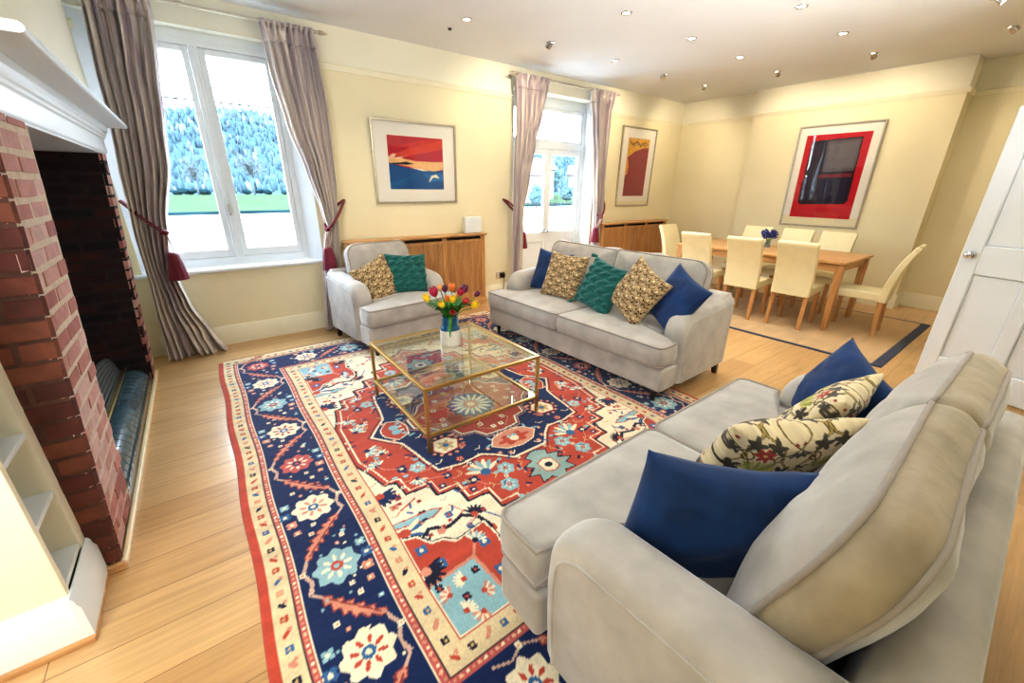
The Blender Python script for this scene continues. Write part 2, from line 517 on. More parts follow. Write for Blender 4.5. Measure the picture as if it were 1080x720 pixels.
# skirting boards
def sk_profile(h=.19):
    return [(0, 0), (.02, 0), (.02, h-.05), (.014, h-.035), (.012, h-.015), (.006, h), (0, h)]
def skirt(name, segs, h=.19):
    mb = MB()
    for axis, a, b, plane, sgn in segs:
        mb.prism([(plane+sgn*d, z) for d, z in sk_profile(h)], axis, a, b)
    return struct(mb.build(name, M['trim'], smooth=40))
skirt('baseboard_window', [('x', -.5, DX0-.08, YA, -1), ('x', DX1+.06, XB, YA, -1)])
skirt('baseboard_dining', [('y', 3.48, YA, XB, -1), ('y', 1.13, 3.5, XBB, -1), ('y', YR, 1.15, XBR, -1), ('x', XBB, XBR, 1.15, -1)])
skirt('baseboard_rear', [('x', XL, 3.5, YR, 1), ('x', 4.64, XBR, YR, 1)])

# ------------------------------------------------------------------ window_1
def rect_frame(mb, x0, x1, z0, z1, t, y0, y1, tb=None):
    tb = tb or t
    mb.box((x0, y0, z0), (x0+t, y1, z1)); mb.box((x1-t, y0, z0), (x1, y1, z1))
    mb.box((x0+t, y0, z1-t), (x1-t, y1, z1)); mb.box((x0+t, y0, z0), (x1-t, y1, z0+tb))

win = thing('window_1', None, None, (0, 0, 0)); struct(win)
mb = MB(); rect_frame(mb, -.36, .90, .79, 2.64, .05, 4.87, 4.95, .05)
mb.box((.235, 4.855, .84), (.305, 4.95, 2.59)); mb.box((.262, 4.845, .84), (.278, 4.86, 2.59))
mb.build('window_frame', M['white'], win, bevel=.004)
# reveal: splayed side linings, soffit and apron
mb = MB()
mb.prism([(WX1, YA), (.90, 4.87), (.90, YO), (WX1, YO)], 'z', WZ0, WZ1)
mb.prism([(WX0, YA), (WX0, YO), (-.36, YO), (-.36, 4.87)], 'z', WZ0, WZ1)
mb.box((-.36, 4.875, 2.64), (.90, YO, WZ1))
mb.box((-.36, 4.875, WZ0), (.90, YO, .79))
mb.build('reveal_lining', M['white'], win)
mb = MB()
for sx, a, b in ((1, .93, .99), (-1, -.385, -.455)):
    pass
mb = MB(); mb.box((WX0-.06, YA-.045, WZ0-.035), (WX1+.03, 4.875, WZ0)); mb.build('window_sill', M['white'], win, bevel=.012, seg=3)
for i, (x0, x1) in enumerate(((-.31, .235), (.305, .85))):
    mb = MB(); rect_frame(mb, x0+.002, x1-.002, .842, 2.588, .045, 4.88, 4.93, .075)
    s_ = mb.build('sash', M['white'], win, bevel=.004)
    MB().box((x0+.047, 4.903, .917), (x1-.047, 4.909, 2.543)).build('pane', M['glass'], s_)
    MB().box((x0+.047, 4.896, 2.185), (x1-.047, 4.916, 2.197)).build('glazing_bar', M['lead'], s_)
h_ = MB(); h_.box((.262, 4.835, 1.23), (.282, 4.855, 1.33)); h_.box((.264, 4.80, 1.235), (.28, 4.84, 1.25)); h_.box((.262, 4.795, 1.235), (.282, 4.81, 1.34))
h_.build('window_catch', M['chrome'], win, bevel=.003)

# ------------------------------------------------------------------ door_1: french doors with a transom light
fd = thing('door_1', None, None); struct(fd)
mb = MB(); rect_frame(mb, 3.66, 5.14, 0, 2.63, .055, 4.97, 5.06, .02)
mb.box((3.715, 4.965, 2.04), (5.085, 5.06, 2.12)); mb.build('door_frame', M['white'], fd, bevel=.004)
mb = MB()
mb.prism([(DX1, YA), (5.14, 4.97), (5.14, YO), (DX1, YO)], 'z', 0, DZ1)
mb.prism([(DX0, YA), (DX0, YO), (3.66, YO), (3.66, 4.97)], 'z', 0, DZ1)
mb.box((3.66, 4.975, 2.63), (5.14, YO, DZ1)); mb.build('reveal_lining', M['white'], fd)
mb = MB(); rect_frame(mb, 3.717, 5.083, 2.122, 2.573, .04, 4.98, 5.03, .04); t_ = mb.build('transom_sash', M['white'], fd, bevel=.003)
MB().box((3.757, 5.0, 2.162), (5.043, 5.006, 2.533)).build('pane', M['glass'], t_)
for i, (x0, x1) in enumerate(((3.717, 4.398), (4.402, 5.083))):
    mb = MB()
    st = .062
    mb.box((x0, 4.98, .02), (x0+st, 5.03, 2.036)); mb.box((x1-st, 4.98, .02), (x1, 5.03, 2.036))
    mb.box((x0+st, 4.98, 1.96), (x1-st, 5.03, 2.036)); mb.box((x0+st, 4.98, .70), (x1-st, 5.03, .85)); mb.box((x0+st, 4.98, .02), (x1-st, 5.03, .2))
    mb.box((x0+st, 4.997, .2), (x1-st, 5.013, .70))
    lf = mb.build('door_leaf', M['white'], fd, bevel=.004)
    MB().box((x0+st, 5.002, .85), (x1-st, 5.008, 1.96)).build('pane', M['glass'], lf)
    hx = x1-.03 if i == 0 else x0+.03
    d = -1 if i == 0 else 1
    hb = MB(); hb.lathe([(.024, 0), (.024, .008)], 16, (hx, 4.972, .86), 'y'); hb.tube([(hx, 4.98, .86), (hx, 4.93, .86), (hx+d*.02, 4.925, .86), (hx+d*.12, 4.928, .855)], .009, 8)
    hb.build('door_handle', M['chrome'], lf, smooth=50)
skb = MB().box((DX0, YA, -.0), (DX1, YO, .015)).build('threshold', M['oak'], fd)

# ------------------------------------------------------------------ door_2: white panelled door standing open by the foreground sofa
dr = thing('door_2', None, None, (4.49, -.38, 0), 0); struct(dr)
dirv = Vector((4.77-4.49, .45+.38)); dr.rotation_euler = (0, 0, math.atan2(dirv.y, dirv.x))
DW, DH, DT = dirv.length, 2.06, .044
mb = MB()
px0, px1, st = .0, DW, .115
for a, b in ((0, st), (DW-st, DW), (DW/2-.045, DW/2+.045)): mb.box((a, -DT/2, .012), (b, DT/2, DH))
for a, b in ((.012, .22), (.90, 1.12), (DH-.12, DH)):
    mb.box((st, -DT/2, a), (DW/2-.045, DT/2, b)); mb.box((DW/2+.045, -DT/2, a), (DW-st, DT/2, b))
for a, b in ((.22, .90), (1.12, DH-.12)):
    for c, d in ((st, DW/2-.045), (DW/2+.045, DW-st)): mb.box((c, -.008, a), (d, .008, b))
dl = mb.build('door_leaf', M['door_white'], dr, bevel=.007, seg=1)
for sgn in (1, -1):
    hb = MB(); hb.lathe([(.027, 0), (.027, .01), (.018, .014)] if sgn > 0 else [(.018, -.014), (.027, -.01), (.027, 0)], 20, (DW-.065, sgn*DT/2, 1.045), 'y')
    hb.tube([(DW-.065, sgn*DT/2, 1.045), (DW-.065, sgn*(DT/2+.035), 1.045)], .011, 10)
    hb.ball((DW-.065, sgn*(DT/2+.05), 1.045), .026, 14, 10, (1, .75, 1))
    hb.build('door_knob', M['chrome'], dr, smooth=50)

# ------------------------------------------------------------------ brick helper: real bricks standing proud of a mortar core
BR_FRONT = [mat('brick pale %d' % i, c, 0.85, var=.16, scale=16, bump=.5, bscale=55) for i, c in enumerate([(190,146,138), (174,118,108), (198,164,156), (164,106,98), (184,134,126)])]
MORT = mat('pale lime mortar', (204, 188, 170), 0.95, var=.12, scale=30, bump=.5, bscale=60)
BR_DARK = [mat('brick dark %d' % i, c, 0.9, var=.25, scale=12, bump=.5, bscale=50) for i, c in enumerate([(38,28,32), (52,30,32), (30,26,32), (64,34,34), (44,30,36)])]
MORT_D = mat('sooty mortar', (46, 38, 40), 0.95, var=.25, scale=20)
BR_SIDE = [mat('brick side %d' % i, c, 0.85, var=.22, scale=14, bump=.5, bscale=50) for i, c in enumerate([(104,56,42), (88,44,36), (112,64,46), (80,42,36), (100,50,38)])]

def course_bricks(mb, base_slot, u0, u1, z0, z1, place, ch=.075, bl=.215, gap=.011, seed=1, jit=.004):
    """running bond; place(u,z,d)->xyz with d = proud depth"""
    r = random.Random(seed)
    z = z0; row = 0
    while z < z1-.02:
        zt = min(z+ch-gap, z1)
        u = u0 - (bl/2 if row % 2 else 0)
        while u < u1-.01:
            a = max(u, u0); b = min(u+bl-gap, u1)
            if b-a > .025:
                d = .002 + r.uniform(-.002, .003)
                j = [r.uniform(-jit, jit) for _ in range(4)]
                c = .006
                vs = [place(a+j[0], z+j[1], -.02), place(b+j[2], z+j[1], -.02), place(b+j[2], zt+j[3], -.02), place(a+j[0], zt+j[3], -.02),
                      place(a+j[0]+c, z+j[1]+c, d), place(b+j[2]-c, z+j[1]+c, d), place(b+j[2]-c, zt+j[3]-c, d), place(a+j[0]+c, zt+j[3]-c, d)]
                mb.cur = base_slot + r.randrange(5)
                mb.add(vs, [(4,5,6,7), (0,1,5,4), (1,2,6,5), (2,3,7,6), (3,0,4,7)])
            u += bl
        z += ch; row += 1
    mb.cur = 0

def fx(z): return -.55 + .072*z      # the old brick front leans into the room

FP = thing('fireplace', 'brick fireplace with a white painted mantel beam on the left wall', 'fireplace', (0, 0, 0))
Y1, Y2, Y3, Y4 = 1.98, 2.43, 4.18, 4.37
ZL = 1.72
# near pier
mb = MB()
mb.cur = 0
xi = -1.2
mb.add([(fx(0)-.004, Y1+.004, .03), (fx(0)-.004, Y2-.004, .03), (xi, Y2-.004, .03), (xi, Y1+.004, .03),
        (fx(ZL)-.004, Y1+.004, ZL), (fx(ZL)-.004, Y2-.004, ZL), (xi, Y2-.004, ZL), (xi, Y1+.004, ZL)],
       [(3,2,1,0), (4,5,6,7), (0,1,5,4), (1,2,6,5), (2,3,7,6), (3,0,4,7)])
course_bricks(mb, 1, Y1, Y2, .03, ZL, lambda u, z, d: (fx(z)-.004+d, u, z), seed=3, gap=.012, jit=.003)
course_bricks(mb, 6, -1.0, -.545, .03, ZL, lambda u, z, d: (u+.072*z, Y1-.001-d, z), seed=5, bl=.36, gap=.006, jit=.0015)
mb.cur = 16; mb.add([(fx(.03)-.004, Y1+.0015, .03), (-1.0, Y1+.0015, .03), (-1.0, Y1+.0015, ZL), (fx(ZL)-.004, Y1+.0015, ZL)], [(3,2,1,0)]); mb.cur = 0
course_bricks(mb, 11, xi, -.56, .03, ZL, lambda u, z, d: (u+.072*z, Y2-.004+d, z), seed=6)
mb.build('brick_pier', [MORT]+BR_FRONT+BR_SIDE+BR_DARK+[mat('brown mortar', (86, 58, 48), .95, var=.25, scale=20)], FP, fix=False)
# far pier
mb = MB()
mb.add([(fx(0)-.004, Y3+.004, .0), (fx(0)-.004, Y4, .0), (xi, Y4, .0), (xi, Y3+.004, .0),
        (fx(ZL)-.004, Y3+.004, ZL), (fx(ZL)-.004, Y4, ZL), (xi, Y4, ZL), (xi, Y3+.004, ZL)],
       [(3,2,1,0), (4,5,6,7), (0,1,5,4), (1,2,6,5), (2,3,7,6), (3,0,4,7)])
course_bricks(mb, 1, Y3, Y4, .0, ZL, lambda u, z, d: (fx(z)-.004+d, u, z), seed=13)
course_bricks(mb, 6, xi, -.55, .0, ZL, lambda u, z, d: (u+.072*z, Y3+.004-d, z), seed=15)
mb.build('brick_pier', [MORT_D]+BR_FRONT+BR_DARK, FP, fix=False)
# firebox back
mb = MB(); mb.box((-1.3, Y2-.004, 0), (-1.22, Y3+.004, 2.6))
course_bricks(mb, 1, Y2, Y3, .0, 2.5, lambda u, z, d: (-1.22+d, u, z), seed=23)
mb.build('firebox_back', [MORT_D]+BR_DARK, FP, fix=False)
MB().box((-1.22, Y2, 0), (-.74, Y3, .05)).build('firebox_floor', M['soot'], FP)
# lintel beam with mouldings and mantel shelf
mb = MB()
mb.prism([(-.75, 1.70), (-.43, 1.70), (-.43, 1.708), (-.42, 1.715), (-.42, 1.80), (-.408, 1.806), (-.408, 1.818), (-.396, 1.824), (-.396, 1.84), (-.384, 1.85), (-.378, 1.884), (-.75, 1.884)], 'y', 1.9, Y4+.02)
mb.build('mantel_beam', M['white'], FP, bevel=.004)
mb = MB()
mb.prism([(-.75, 1.884), (-.28, 1.884), (-.27, 1.889), (-.266, 1.898), (-.27, 1.907), (-.28, 1.912), (-.75, 1.912)], 'y', 1.87, 4.42)
mb.build('mantel_shelf', M['white'], FP, smooth=30)
# tiled roll kerb of the hearth: a row of convex glazed tiles
mb = MB()
ny = 23
for k in range(ny):
    a = Y2+.02+(Y3-Y2-.04)*k/ny; b = Y2+.02+(Y3-Y2-.04)*(k+1)/ny-.004
    prof = [(-.575, .0)]
    for i in range(9):
        t = PI/2*i/8
        prof.append((-.575-.10+.10*math.cos(t), .02+.10*math.sin(t)))
    prof += [(-.76, .12), (-.76, 0)]
    mb.prism(prof, 'y', a, b)
mb.build('hearth_kerb', M['tile'], FP, smooth=40, bevel=.003)
# chimney breast above, plaster
mb = MB(); mb.cur = 0
mb.box((-1.5, 1.93, 1.918), (-.41, 4.37, ZC)); struct(mb.build('wall_chimney', M['wall_pale']))
# plastered masonry either side/behind (structure)
mb = MB()
mb.box((-1.6, Y4, 0), (-.62, YA, ZC)); mb.box((-1.6, 1.7, 0), (-1.31, Y4, ZC)); mb.box((-.9, 1.915, .0), (-.612, Y1-.002, 1.93)); mb.box((-1.31, 1.93, 0), (-1.21, Y1, 1.9))
struct(mb.build('wall_fireplace', M['wall_pale']))
# oak bead along the hearth and skirting
mb = MB(); mb.box((fx(0)+.0, Y1-.015, 0), (fx(0)+.022, Y4-.05, .025)); struct(mb.build('trim_3', mat('pale oak bead', (236, 214, 170), .4), bevel=.006))
mb = MB(); mb.box((-.64, Y1-.03, 0), (fx(0)+.02, Y1-.004, .03)); mb.box((-.605, 1.645, 0), (-.585, Y1-.03, .02)); mb.box((XL, 1.63, 0), (-.585, 1.65, .02)); struct(mb.build('trim_4', M['oak'], bevel=.004))

# grate front panel: perforated black mesh under a pale steel top and brass lower rail
GR = thing('fireplace_grate', 'low black perforated grate panel with brass rail behind the hearth kerb', 'grate', (-.72, 3.55, 0))
def gp(y, z): return (-.0 - .06*(z-.12)/.2, y, z)
ya, yb = -.56, .58
def gtop(t):   # arched top
    return .25 + .075*math.sin(PI*min(1, max(0, t)))**.6
mb = MB()
rows = 7; cols_ = 44
for i in range(rows+1):
    pts = []
    for k in range(cols_+1):
        t = k/cols_; z = .135+(gtop(t)-.135)*i/rows; pts.append(gp(ya+(yb-ya)*t, z))
    mb.tube(pts, .004, 5)
for k in range(cols_+1):
    t = k/cols_
    mb.tube([gp(ya+(yb-ya)*t, .135), gp(ya+(yb-ya)*t, gtop(t))], .004, 5)
mb.build('mesh_panel', mat('grey steel mesh', (112, 120, 122), .4, metal=.5), GR)
MB().tube([gp(ya+(yb-ya)*k/20, gtop(k/20)+.006) for k in range(21)], .010, 8).build('top_rail', M['chrome'], GR, smooth=50)
mb = MB(); mb.tube([(.012, ya-.01, .13), (.012, yb+.01, .13)], .012, 10); mb.tube([(.03, ya-.01, .145), (.03, yb+.01, .145)], .008, 8); mb.build('bottom_rail', M['brass'], GR, smooth=50)

# alcove shelving beside the brick pier
AS = thing('alcove_shelves', 'narrow built-in cream shelf niche left of the brick pier', 'shelves', (-.61, 1.67, 0))
mb = MB(); mb.box((-1.5, 0, 0), (0, .028, 2.3)); mb.build('side_panel', M['trim'], AS, bevel=.003)
mb = MB(); mb.box((-.36, .028, .2), (-.34, .245, 2.3)); mb.build('back_panel', M['wall_pale'], AS)
for z in (.225, .475, .715, .955, 1.195, 1.435, 1.675):
    MB().box((-.34, .028, z-.02), (-.004, .245, z)).build('shelf', M['white'], AS, bevel=.002)
mb = MB()
mb.prism([(0, 0), (.022, 0), (.022, .15), (.014, .168), (.012, .188), (.004, .2), (0, .2)], 'y', -.022, .30)
mb.prism([(-d, z) for d, z in sk_profile(.2)], 'x', -1.55, .0)
mb.build('plinth', M['white'], AS, smooth=35)
struct(MB().box((XL-.2, 1.672, 0), (-1.2, 1.70, ZC)).build('wall_alcove', M['wall_pale']))
struct(MB().box((-1.5, 1.672, 2.3), (-.612, 1.93, ZC)).build('wall_bulkhead', M['wall_pale']))

# ------------------------------------------------------------------ the big persian style rug
RED, NAVY, CREAM, LBLUE, SALM, MID, INK, GOLD = (194,72,46), (16,40,88), (240,226,194), (146,188,194), (216,144,116), (52,104,152), (26,26,54), (206,172,112)
RHX, RHY = 1.45, 1.95
FHX, FHY = .895, 1.395
def serrated(R, x0, y0, x1, y1, w, c1, c2, n=6):
    dx, dy = x1-x0, y1-y0; L = math.hypot(dx, dy); nx, ny_ = -dy/L, dx/L
    top, bot = [], []
    for k in range(n+1):
        t = k/n; ww = w*(.35+.65*math.sin(PI*min(1, t*.9+.08)))
        cx, cy = x0+dx*t, y0+dy*t + 0
        bow = .18*w*4*t*(1-t)
        cx += nx*bow*2; cy += ny_*bow*2
        top += [(cx+nx*ww*.35, cy+ny_*ww*.35)]; bot += [(cx-nx*ww*.35, cy-ny_*ww*.35)]
        if k < n:
            t2 = (k+.25)/n
            sx, sy = x0+dx*t2+nx*bow*2, y0+dy*t2+ny_*bow*2
            top.append((sx+nx*ww, sy+ny_*ww)); bot.append((sx-nx*ww, sy-ny_*ww))
    P = top+bot[::-1]
    R.poly(P, c1); R.line(P, .006, c2, closed=True)
    R.line([(x0+dx*.08, y0+dy*.08), (x0+dx*.9, y0+dy*.9)], .007, c2)
def small_flower(R, x, y, r, c1, c2):
    for k in range(4):
        a = PI/4+k*PI/2; R.ell(x+r*.6*math.cos(a), y+r*.6*math.sin(a), r*.5, r*.5, c1)
    R.ell(x, y, r*.38, r*.38, c2)
def palmette(R, x, y, r, ang, c1, c2, c3):
    for k in range(-3, 4):
        a = ang+k*.38; R.ell(x+.6*r*math.cos(a), y+.6*r*math.sin(a), .55*r, .14*r, c1 if k % 2 else c2, a)
    R.ell(x, y, .3*r, .3*r, c3)

def paint_rug():
    N = 175
    Q = Ras(0, FHX, 0, FHY, 163, 254, CREAM)
    rr = random.Random(4)
    med = [(0,0),(.9,0),(.9,.22),(.86,.34),(.83,.48),(.77,.49),(.765,.61),(.635,.615),(.635,.71),(.525,.715),(.525,.84),(.405,.845),(.405,.97),(.30,.975),(.30,1.08),(.2,1.085),(.2,1.19),(.1,1.2),(0,1.32)]
    # motifs on the cream
    for x, y, s in ((.60,.80,1),(.70,.72,1),(.47,.99,1),(.80,.60,1),(.36,1.12,1),(.55,.92,.8),(.84,.78,.9),(.26,1.24,.9)):
        small_flower(Q, x+.05, y+.06, .022*s, rr.choice([RED, MID, INK, SALM]), RED)
    Q.line([(.62,.80),(.58,.88),(.66,.92)], .007, RED); Q.line([(.74,.66),(.83,.70)], .009, RED); Q.line([(.50,.94),(.44,1.04)], .009, MID)
    serrated(Q, .87,.56,.80,.62,.03,NAVY,RED,4)
    palmette(Q, .88,.545,.075,2.3,NAVY,NAVY,RED)
    Q.poly([(.9,.80),(.72,.83),(.66,.80),(.70,.78),(.9,.765)], LBLUE); Q.line([(.9,.80),(.72,.83),(.66,.80),(.70,.78),(.9,.765)], .007, RED)
    palmette(Q, .87,.845,.09,2.5,CREAM,MID,RED)
    # ink scroll along the spandrel
    Q.line([(.80,.91),(.77,.885),(.73,.90),(.72,.93),(.66,.92),(.60,.90),(.54,.955),(.52,1.02),(.53,1.10),(.555,1.16),(.53,1.2)], .02, INK)
    Q.ell(.80,.925,.026,.02,INK); Q.ell(.80,.925,.012,.01,CREAM); palmette(Q,.545,.93,.055,-2.2,INK,INK,RED); Q.ell(.725,.93,.02,.02,SALM)
    # red medallion
    Q.poly(med, RED); Q.line(med[1:], .012, INK); Q.line([(x*.965, y*.965) for x, y in med[1:]], .009, CREAM)
    for i, (x, y) in enumerate(med[4:-1]):
        Q.rect(x-.004, x+.018, y-.004, y+.014, INK) if i % 2 else None
    # scattered flowers on the red
    for x, y, s in ((.80,.12,1.1),(.70,.40,1.2),(.66,.53,.9),(.52,.60,1),(.42,.72,1.2),(.28,.86,1.1),(.14,1.0,1.2),(.80,.30,1),(.10,.86,1),(.36,.58,.9),(.22,.74,1.1),(.62,.44,1),(.05,1.12,.9),(.46,.78,.8),(.58,.66,.8),(.74,.2,.8)):
        k = rr.randrange(4)
        c = [CREAM, LBLUE, NAVY, SALM][k]
        if k == 0: palmette(Q, x, y, .055*s, rr.uniform(0, 6), CREAM, LBLUE, NAVY)
        elif k == 1: Q.rosette(x, y, .045*s, LBLUE, CREAM, RED, 6)
        else: small_flower(Q, x, y, .026*s, c, CREAM)
    for a, b in (((.72,.12),(.80,.3)),((.66,.53),(.52,.60)),((.42,.72),(.28,.86)),((.70,.40),(.80,.30)),((.14,1.0),(.05,1.12))):
        Q.line([a, ((a[0]+b[0])/2+.03, (a[1]+b[1])/2), b], .006, SALM)
    palmette(Q, .33,.70,.10,-1.6,CREAM,LBLUE,MID)
    # grey-blue serrated pendant with a small cartouche
    P = [(.0,.70),(.08,.74),(.06,.78),(.13,.80),(.09,.84),(.16,.88),(.10,.90),(.12,.96),(.05,.95),(.0,1.02)]
    Q.poly(P, (150,178,170)); Q.line(P, .007, INK)
    Q.poly([(0,.80),(.05,.82),(.05,.90),(0,.92)], CREAM); Q.line([(0,.80),(.05,.82),(.05,.90),(0,.92)], .008, RED); Q.ell(0,.86,.025,.022,INK)
    # navy inner medallion
    nav = [(0,0),(.735,0),(.66,.10),(.60,.17),(.575,.30),(.56,.42),(.535,.53),(.40,.56),(.265,.55),(.2,.60),(.12,.69),(0,.69)]
    Q.poly(nav, NAVY); Q.line(nav[1:], .014, CREAM); Q.line([(x*1.03, y*1.03) for x, y in nav[1:]], .007, INK)
    # red shield hexes inside the navy
    h1 = [(0,.43),(.12,.46),(.17,.53),(.10,.60),(0,.62)]; Q.poly(h1, SALM); Q.line(h1, .008, CREAM); Q.ell(0,.53,.10,.05,RED,0,6,.2); Q.ell(0,.53,.03,.03,CREAM)
    h2 = [(.50,0),(.52,.09),(.60,.12),(.66,.05),(.67,0)]; Q.poly(h2, RED); Q.line(h2, .008, CREAM); Q.ell(.58,.03,.03,.03,LBLUE)
    # cream lozenges with a ring of dots
    Q.poly([(.28,.34),(.33,.42),(.42,.45),(.49,.40),(.50,.32),(.44,.25),(.36,.24),(.29,.28)], INK)
    for k in range(14):
        a = 2*PI*k/14; Q.ell(.39+.108*math.cos(a), .345+.10*math.sin(a), .012, .012, SALM)
    lz = [(.30,.33),(.34,.41),(.44,.42),(.48,.36),(.44,.27),(.35,.27)]
    Q.poly(lz, CREAM); Q.line(lz, .008, RED, closed=True); Q.ell(.39,.345,.045,.045,GOLD,0,6,.25); Q.ell(.39,.345,.02,.02,MID)
    # central red octagon and teal rosette
    oc = [(0,0),(.47,0),(.47,.06),(.38,.12),(.33,.20),(.27,.22),(.25,.30),(.16,.32),(.12,.40),(0,.41)]
    Q.poly(oc, (180,72,54)); Q.line(oc[1:], .012, CREAM); Q.line([(x*1.06, y*1.06) for x, y in oc[1:]], .007, SALM)
    for x, y in ((.27,.07),(.20,.19),(.09,.27),(.36,.03),(.03,.34),(.29,.14)): small_flower(Q, x, y, .020, CREAM, NAVY)
    Q.line([(.2,.05),(.3,.11),(.42,.05)], .006, GOLD); Q.line([(.05,.2),(.12,.3),(.04,.38)], .006, GOLD)
    Q.ell(0,0,.185,.185,SALM,0,16,.06); Q.ell(0,0,.172,.172,INK,0,16,.06); Q.ell(0,0,.158,.158,MID,0,16,.08)
    for k in range(16):
        a = 2*PI*k/16; Q.ell(.1*math.cos(a), .1*math.sin(a), .05, .012, CREAM, a)
    Q.ell(0,0,.055,.055,SALM); Q.ell(0,0,.028,.028,CREAM)
    # fine filling ornament in the navy and the red
    for k in range(70):
        x, y = rr.uniform(.02,.72), rr.uniform(.02,.66)
        c = Q.C[int(y/FHY*253), int(x/FHX*162)]
        if np.allclose(c, lin(NAVY), atol=.004):
            q = rr.randrange(4)
            if q == 0: small_flower(Q, x, y, .014, SALM, CREAM)
            elif q == 1: Q.ell(x, y, .026, .008, LBLUE, rr.uniform(0, 3))
            elif q == 2: Q.line([(x, y), (x+.02, y+.022), (x+.045, y+.018)], .007, CREAM)
            else: Q.rosette(x, y, .024, RED, CREAM, NAVY, 5)
    for k in range(260):
        x, y = rr.uniform(.02,.88), rr.uniform(.02,1.34)
        c = Q.C[int(y/FHY*253), int(x/FHX*162)]
        if np.allclose(c, lin(RED), atol=.004):
            q = rr.randrange(5)
            if q == 0: small_flower(Q, x, y, .013, CREAM, NAVY)
            elif q == 1: Q.ell(x, y, .022, .008, NAVY, rr.uniform(0, 3)); Q.ell(x+.014, y+.012, .008, .008, SALM)
            elif q == 2: Q.line([(x, y), (x+.02, y+.022), (x+.05, y+.014)], .006, SALM)
            elif q == 3: Q.ell(x, y, .016, .012, LBLUE)
            else: Q.line([(x, y), (x-.015, y+.025), (x+.01, y+.045)], .006, GOLD)
        elif np.allclose(c, lin(CREAM), atol=.004) and k % 2 and y > .3:
            q = rr.randrange(3)
            if q == 0: small_flower(Q, x, y, .012, RED, NAVY)
            elif q == 1: Q.ell(x, y, .022, .006, MID, rr.uniform(0, 3))
            else: Q.line([(x, y), (x+.02, y+.018), (x+.04, y+.01)], .005, SALM)
    # corner spandrel: red with pale blue square
    def ab(l): return [(FHX-a, FHY-b) for a, b in l]
    sp = ab([(0,.52),(.06,.50),(.10,.43),(.15,.42),(.2,.375),(.27,.385),(.36,.40),(.37,.3),(.345,.19),(.37,.09),(.32,0),(0,0)])
    Q.poly(sp, RED); Q.line(sp[:-1], .009, CREAM); Q.line([(x-.008, y-.008) for x, y in sp[:-1]], .006, INK)
    bl = ab([(0,.24),(.22,.26),(.24,.02),(.22,0),(0,0)]); Q.poly(bl, LBLUE); Q.line(bl[:3], .016, SALM)
    for a, b, c in ((.05,.16,SALM),(.13,.19,CREAM),(.17,.10,SALM),(.07,.07,CREAM),(.12,.03,SALM)):
        palmette(Q, FHX-a, FHY-b, .04, rr.uniform(0, 6), c, CREAM, RED)
    for a, b in ((.03,.21),(.19,.20),(.1,.12)): small_flower(Q, FHX-a, FHY-b, .018, INK, RED)
    for a, b in ((.09,.31),(.28,.14),(.30,.30),(.05,.42)): small_flower(Q, FHX-a, FHY-b, .028, MID, CREAM)
    Q.line(ab([(.22,.26),(.26,.32),(.29,.36)]), .012, SALM); palmette(Q, FHX-.27, FHY-.33, .05, -2.3, CREAM, LBLUE, INK)
    palmette(Q, FHX-.02, FHY-.31, .075, 2.4, INK, INK, SALM); palmette(Q, FHX-.31, FHY-.03, .07, -2.0, INK, INK, SALM)
    # whole rug
    nx, ny = 527, 709
    R = Ras(-RHX, RHX, -RHY, RHY, nx, ny, RED)
    E = np.minimum(RHX-np.abs(R.X), RHY-np.abs(R.Y)); Ex = RHX-np.abs(R.X); Ey = RHY-np.abs(R.Y)
    R.C[(Ex > .035)] = lin(CREAM)
    def band(a, b, c): R.C[(E > a) & (E <= b)] = lin(c)
    R.C[(E > .035) & (E <= .105)] = lin((226,204,160)); band(.105,.112,INK); band(.112,.135,(196,92,84)); band(.135,.139,CREAM)
    band(.139,.43,NAVY); band(.43,.434,CREAM); band(.434,.462,(196,92,84)); band(.462,.468,INK); band(.468,.548,(226,204,160)); band(.548,.556,RED)
    def along(ez, step, fn, off=0.0):
        """call fn(x, y, k, ax) along the four sides at distance ez from the edge"""
        Lx, Ly = RHX-ez, RHY-ez
        n = max(1, round(2*Ly/step))
        for k in range(n+1):
            y = -Ly+2*Ly*(k+off)/n
            if y > Ly+.001: continue
            for sg in (1, -1): fn(sg*Lx, y*1.0, k, 'y', sg)
        n = max(1, round(2*Lx/step))
        for k in range(1, n):
            x = -Lx+2*Lx*(k+off)/n
            for sg in (1, -1): fn(x, sg*Ly, k, 'x', sg)
    def dots(x, y, k, ax, sg): R.ell(x, y, .007, .007, [CREAM, SALM, (236,190,150)][k % 3])
    along(.1235, .024, dots); along(.448, .024, dots)
    def gb(x, y, k, ax, sg):
        c = [RED, INK, SALM, MID, RED][k % 5]
        if k % 2: small_flower(R, x, y, .016, c, GOLD)
        else:
            R.ell(x, y, .02, .009, c, .8 if k % 4 else -.8); R.ell(x+.012, y+.014, .008, .008, SALM)
    along(.071, .062, gb); along(.508, .068, gb)
    # main navy border: vine, serrated leaves, rosettes
    def seg(x, y, k, ax, sg):
        # local frame: t along, s across
        def T(t, s): return (x+sg*s, y+t) if ax == 'y' else (x+t, y+sg*s)
        flip = 1 if k % 2 else -1
        a = T(.10, -.10*flip); b = T(.30, .08*flip)
        serrated(R, a[0], a[1], b[0], b[1], .032, SALM, (150,60,56), 6)
        R.line([T(.30,.08*flip), T(.33,.11*flip), T(.38,.10*flip), T(.44,.125*flip), T(.50,.10*flip)], .009, (206,170,150))
        R.line([T(-.08,-.12*flip), T(-.02,-.10*flip), T(.04,-.125*flip), T(.10,-.10*flip)], .009, (206,170,150))
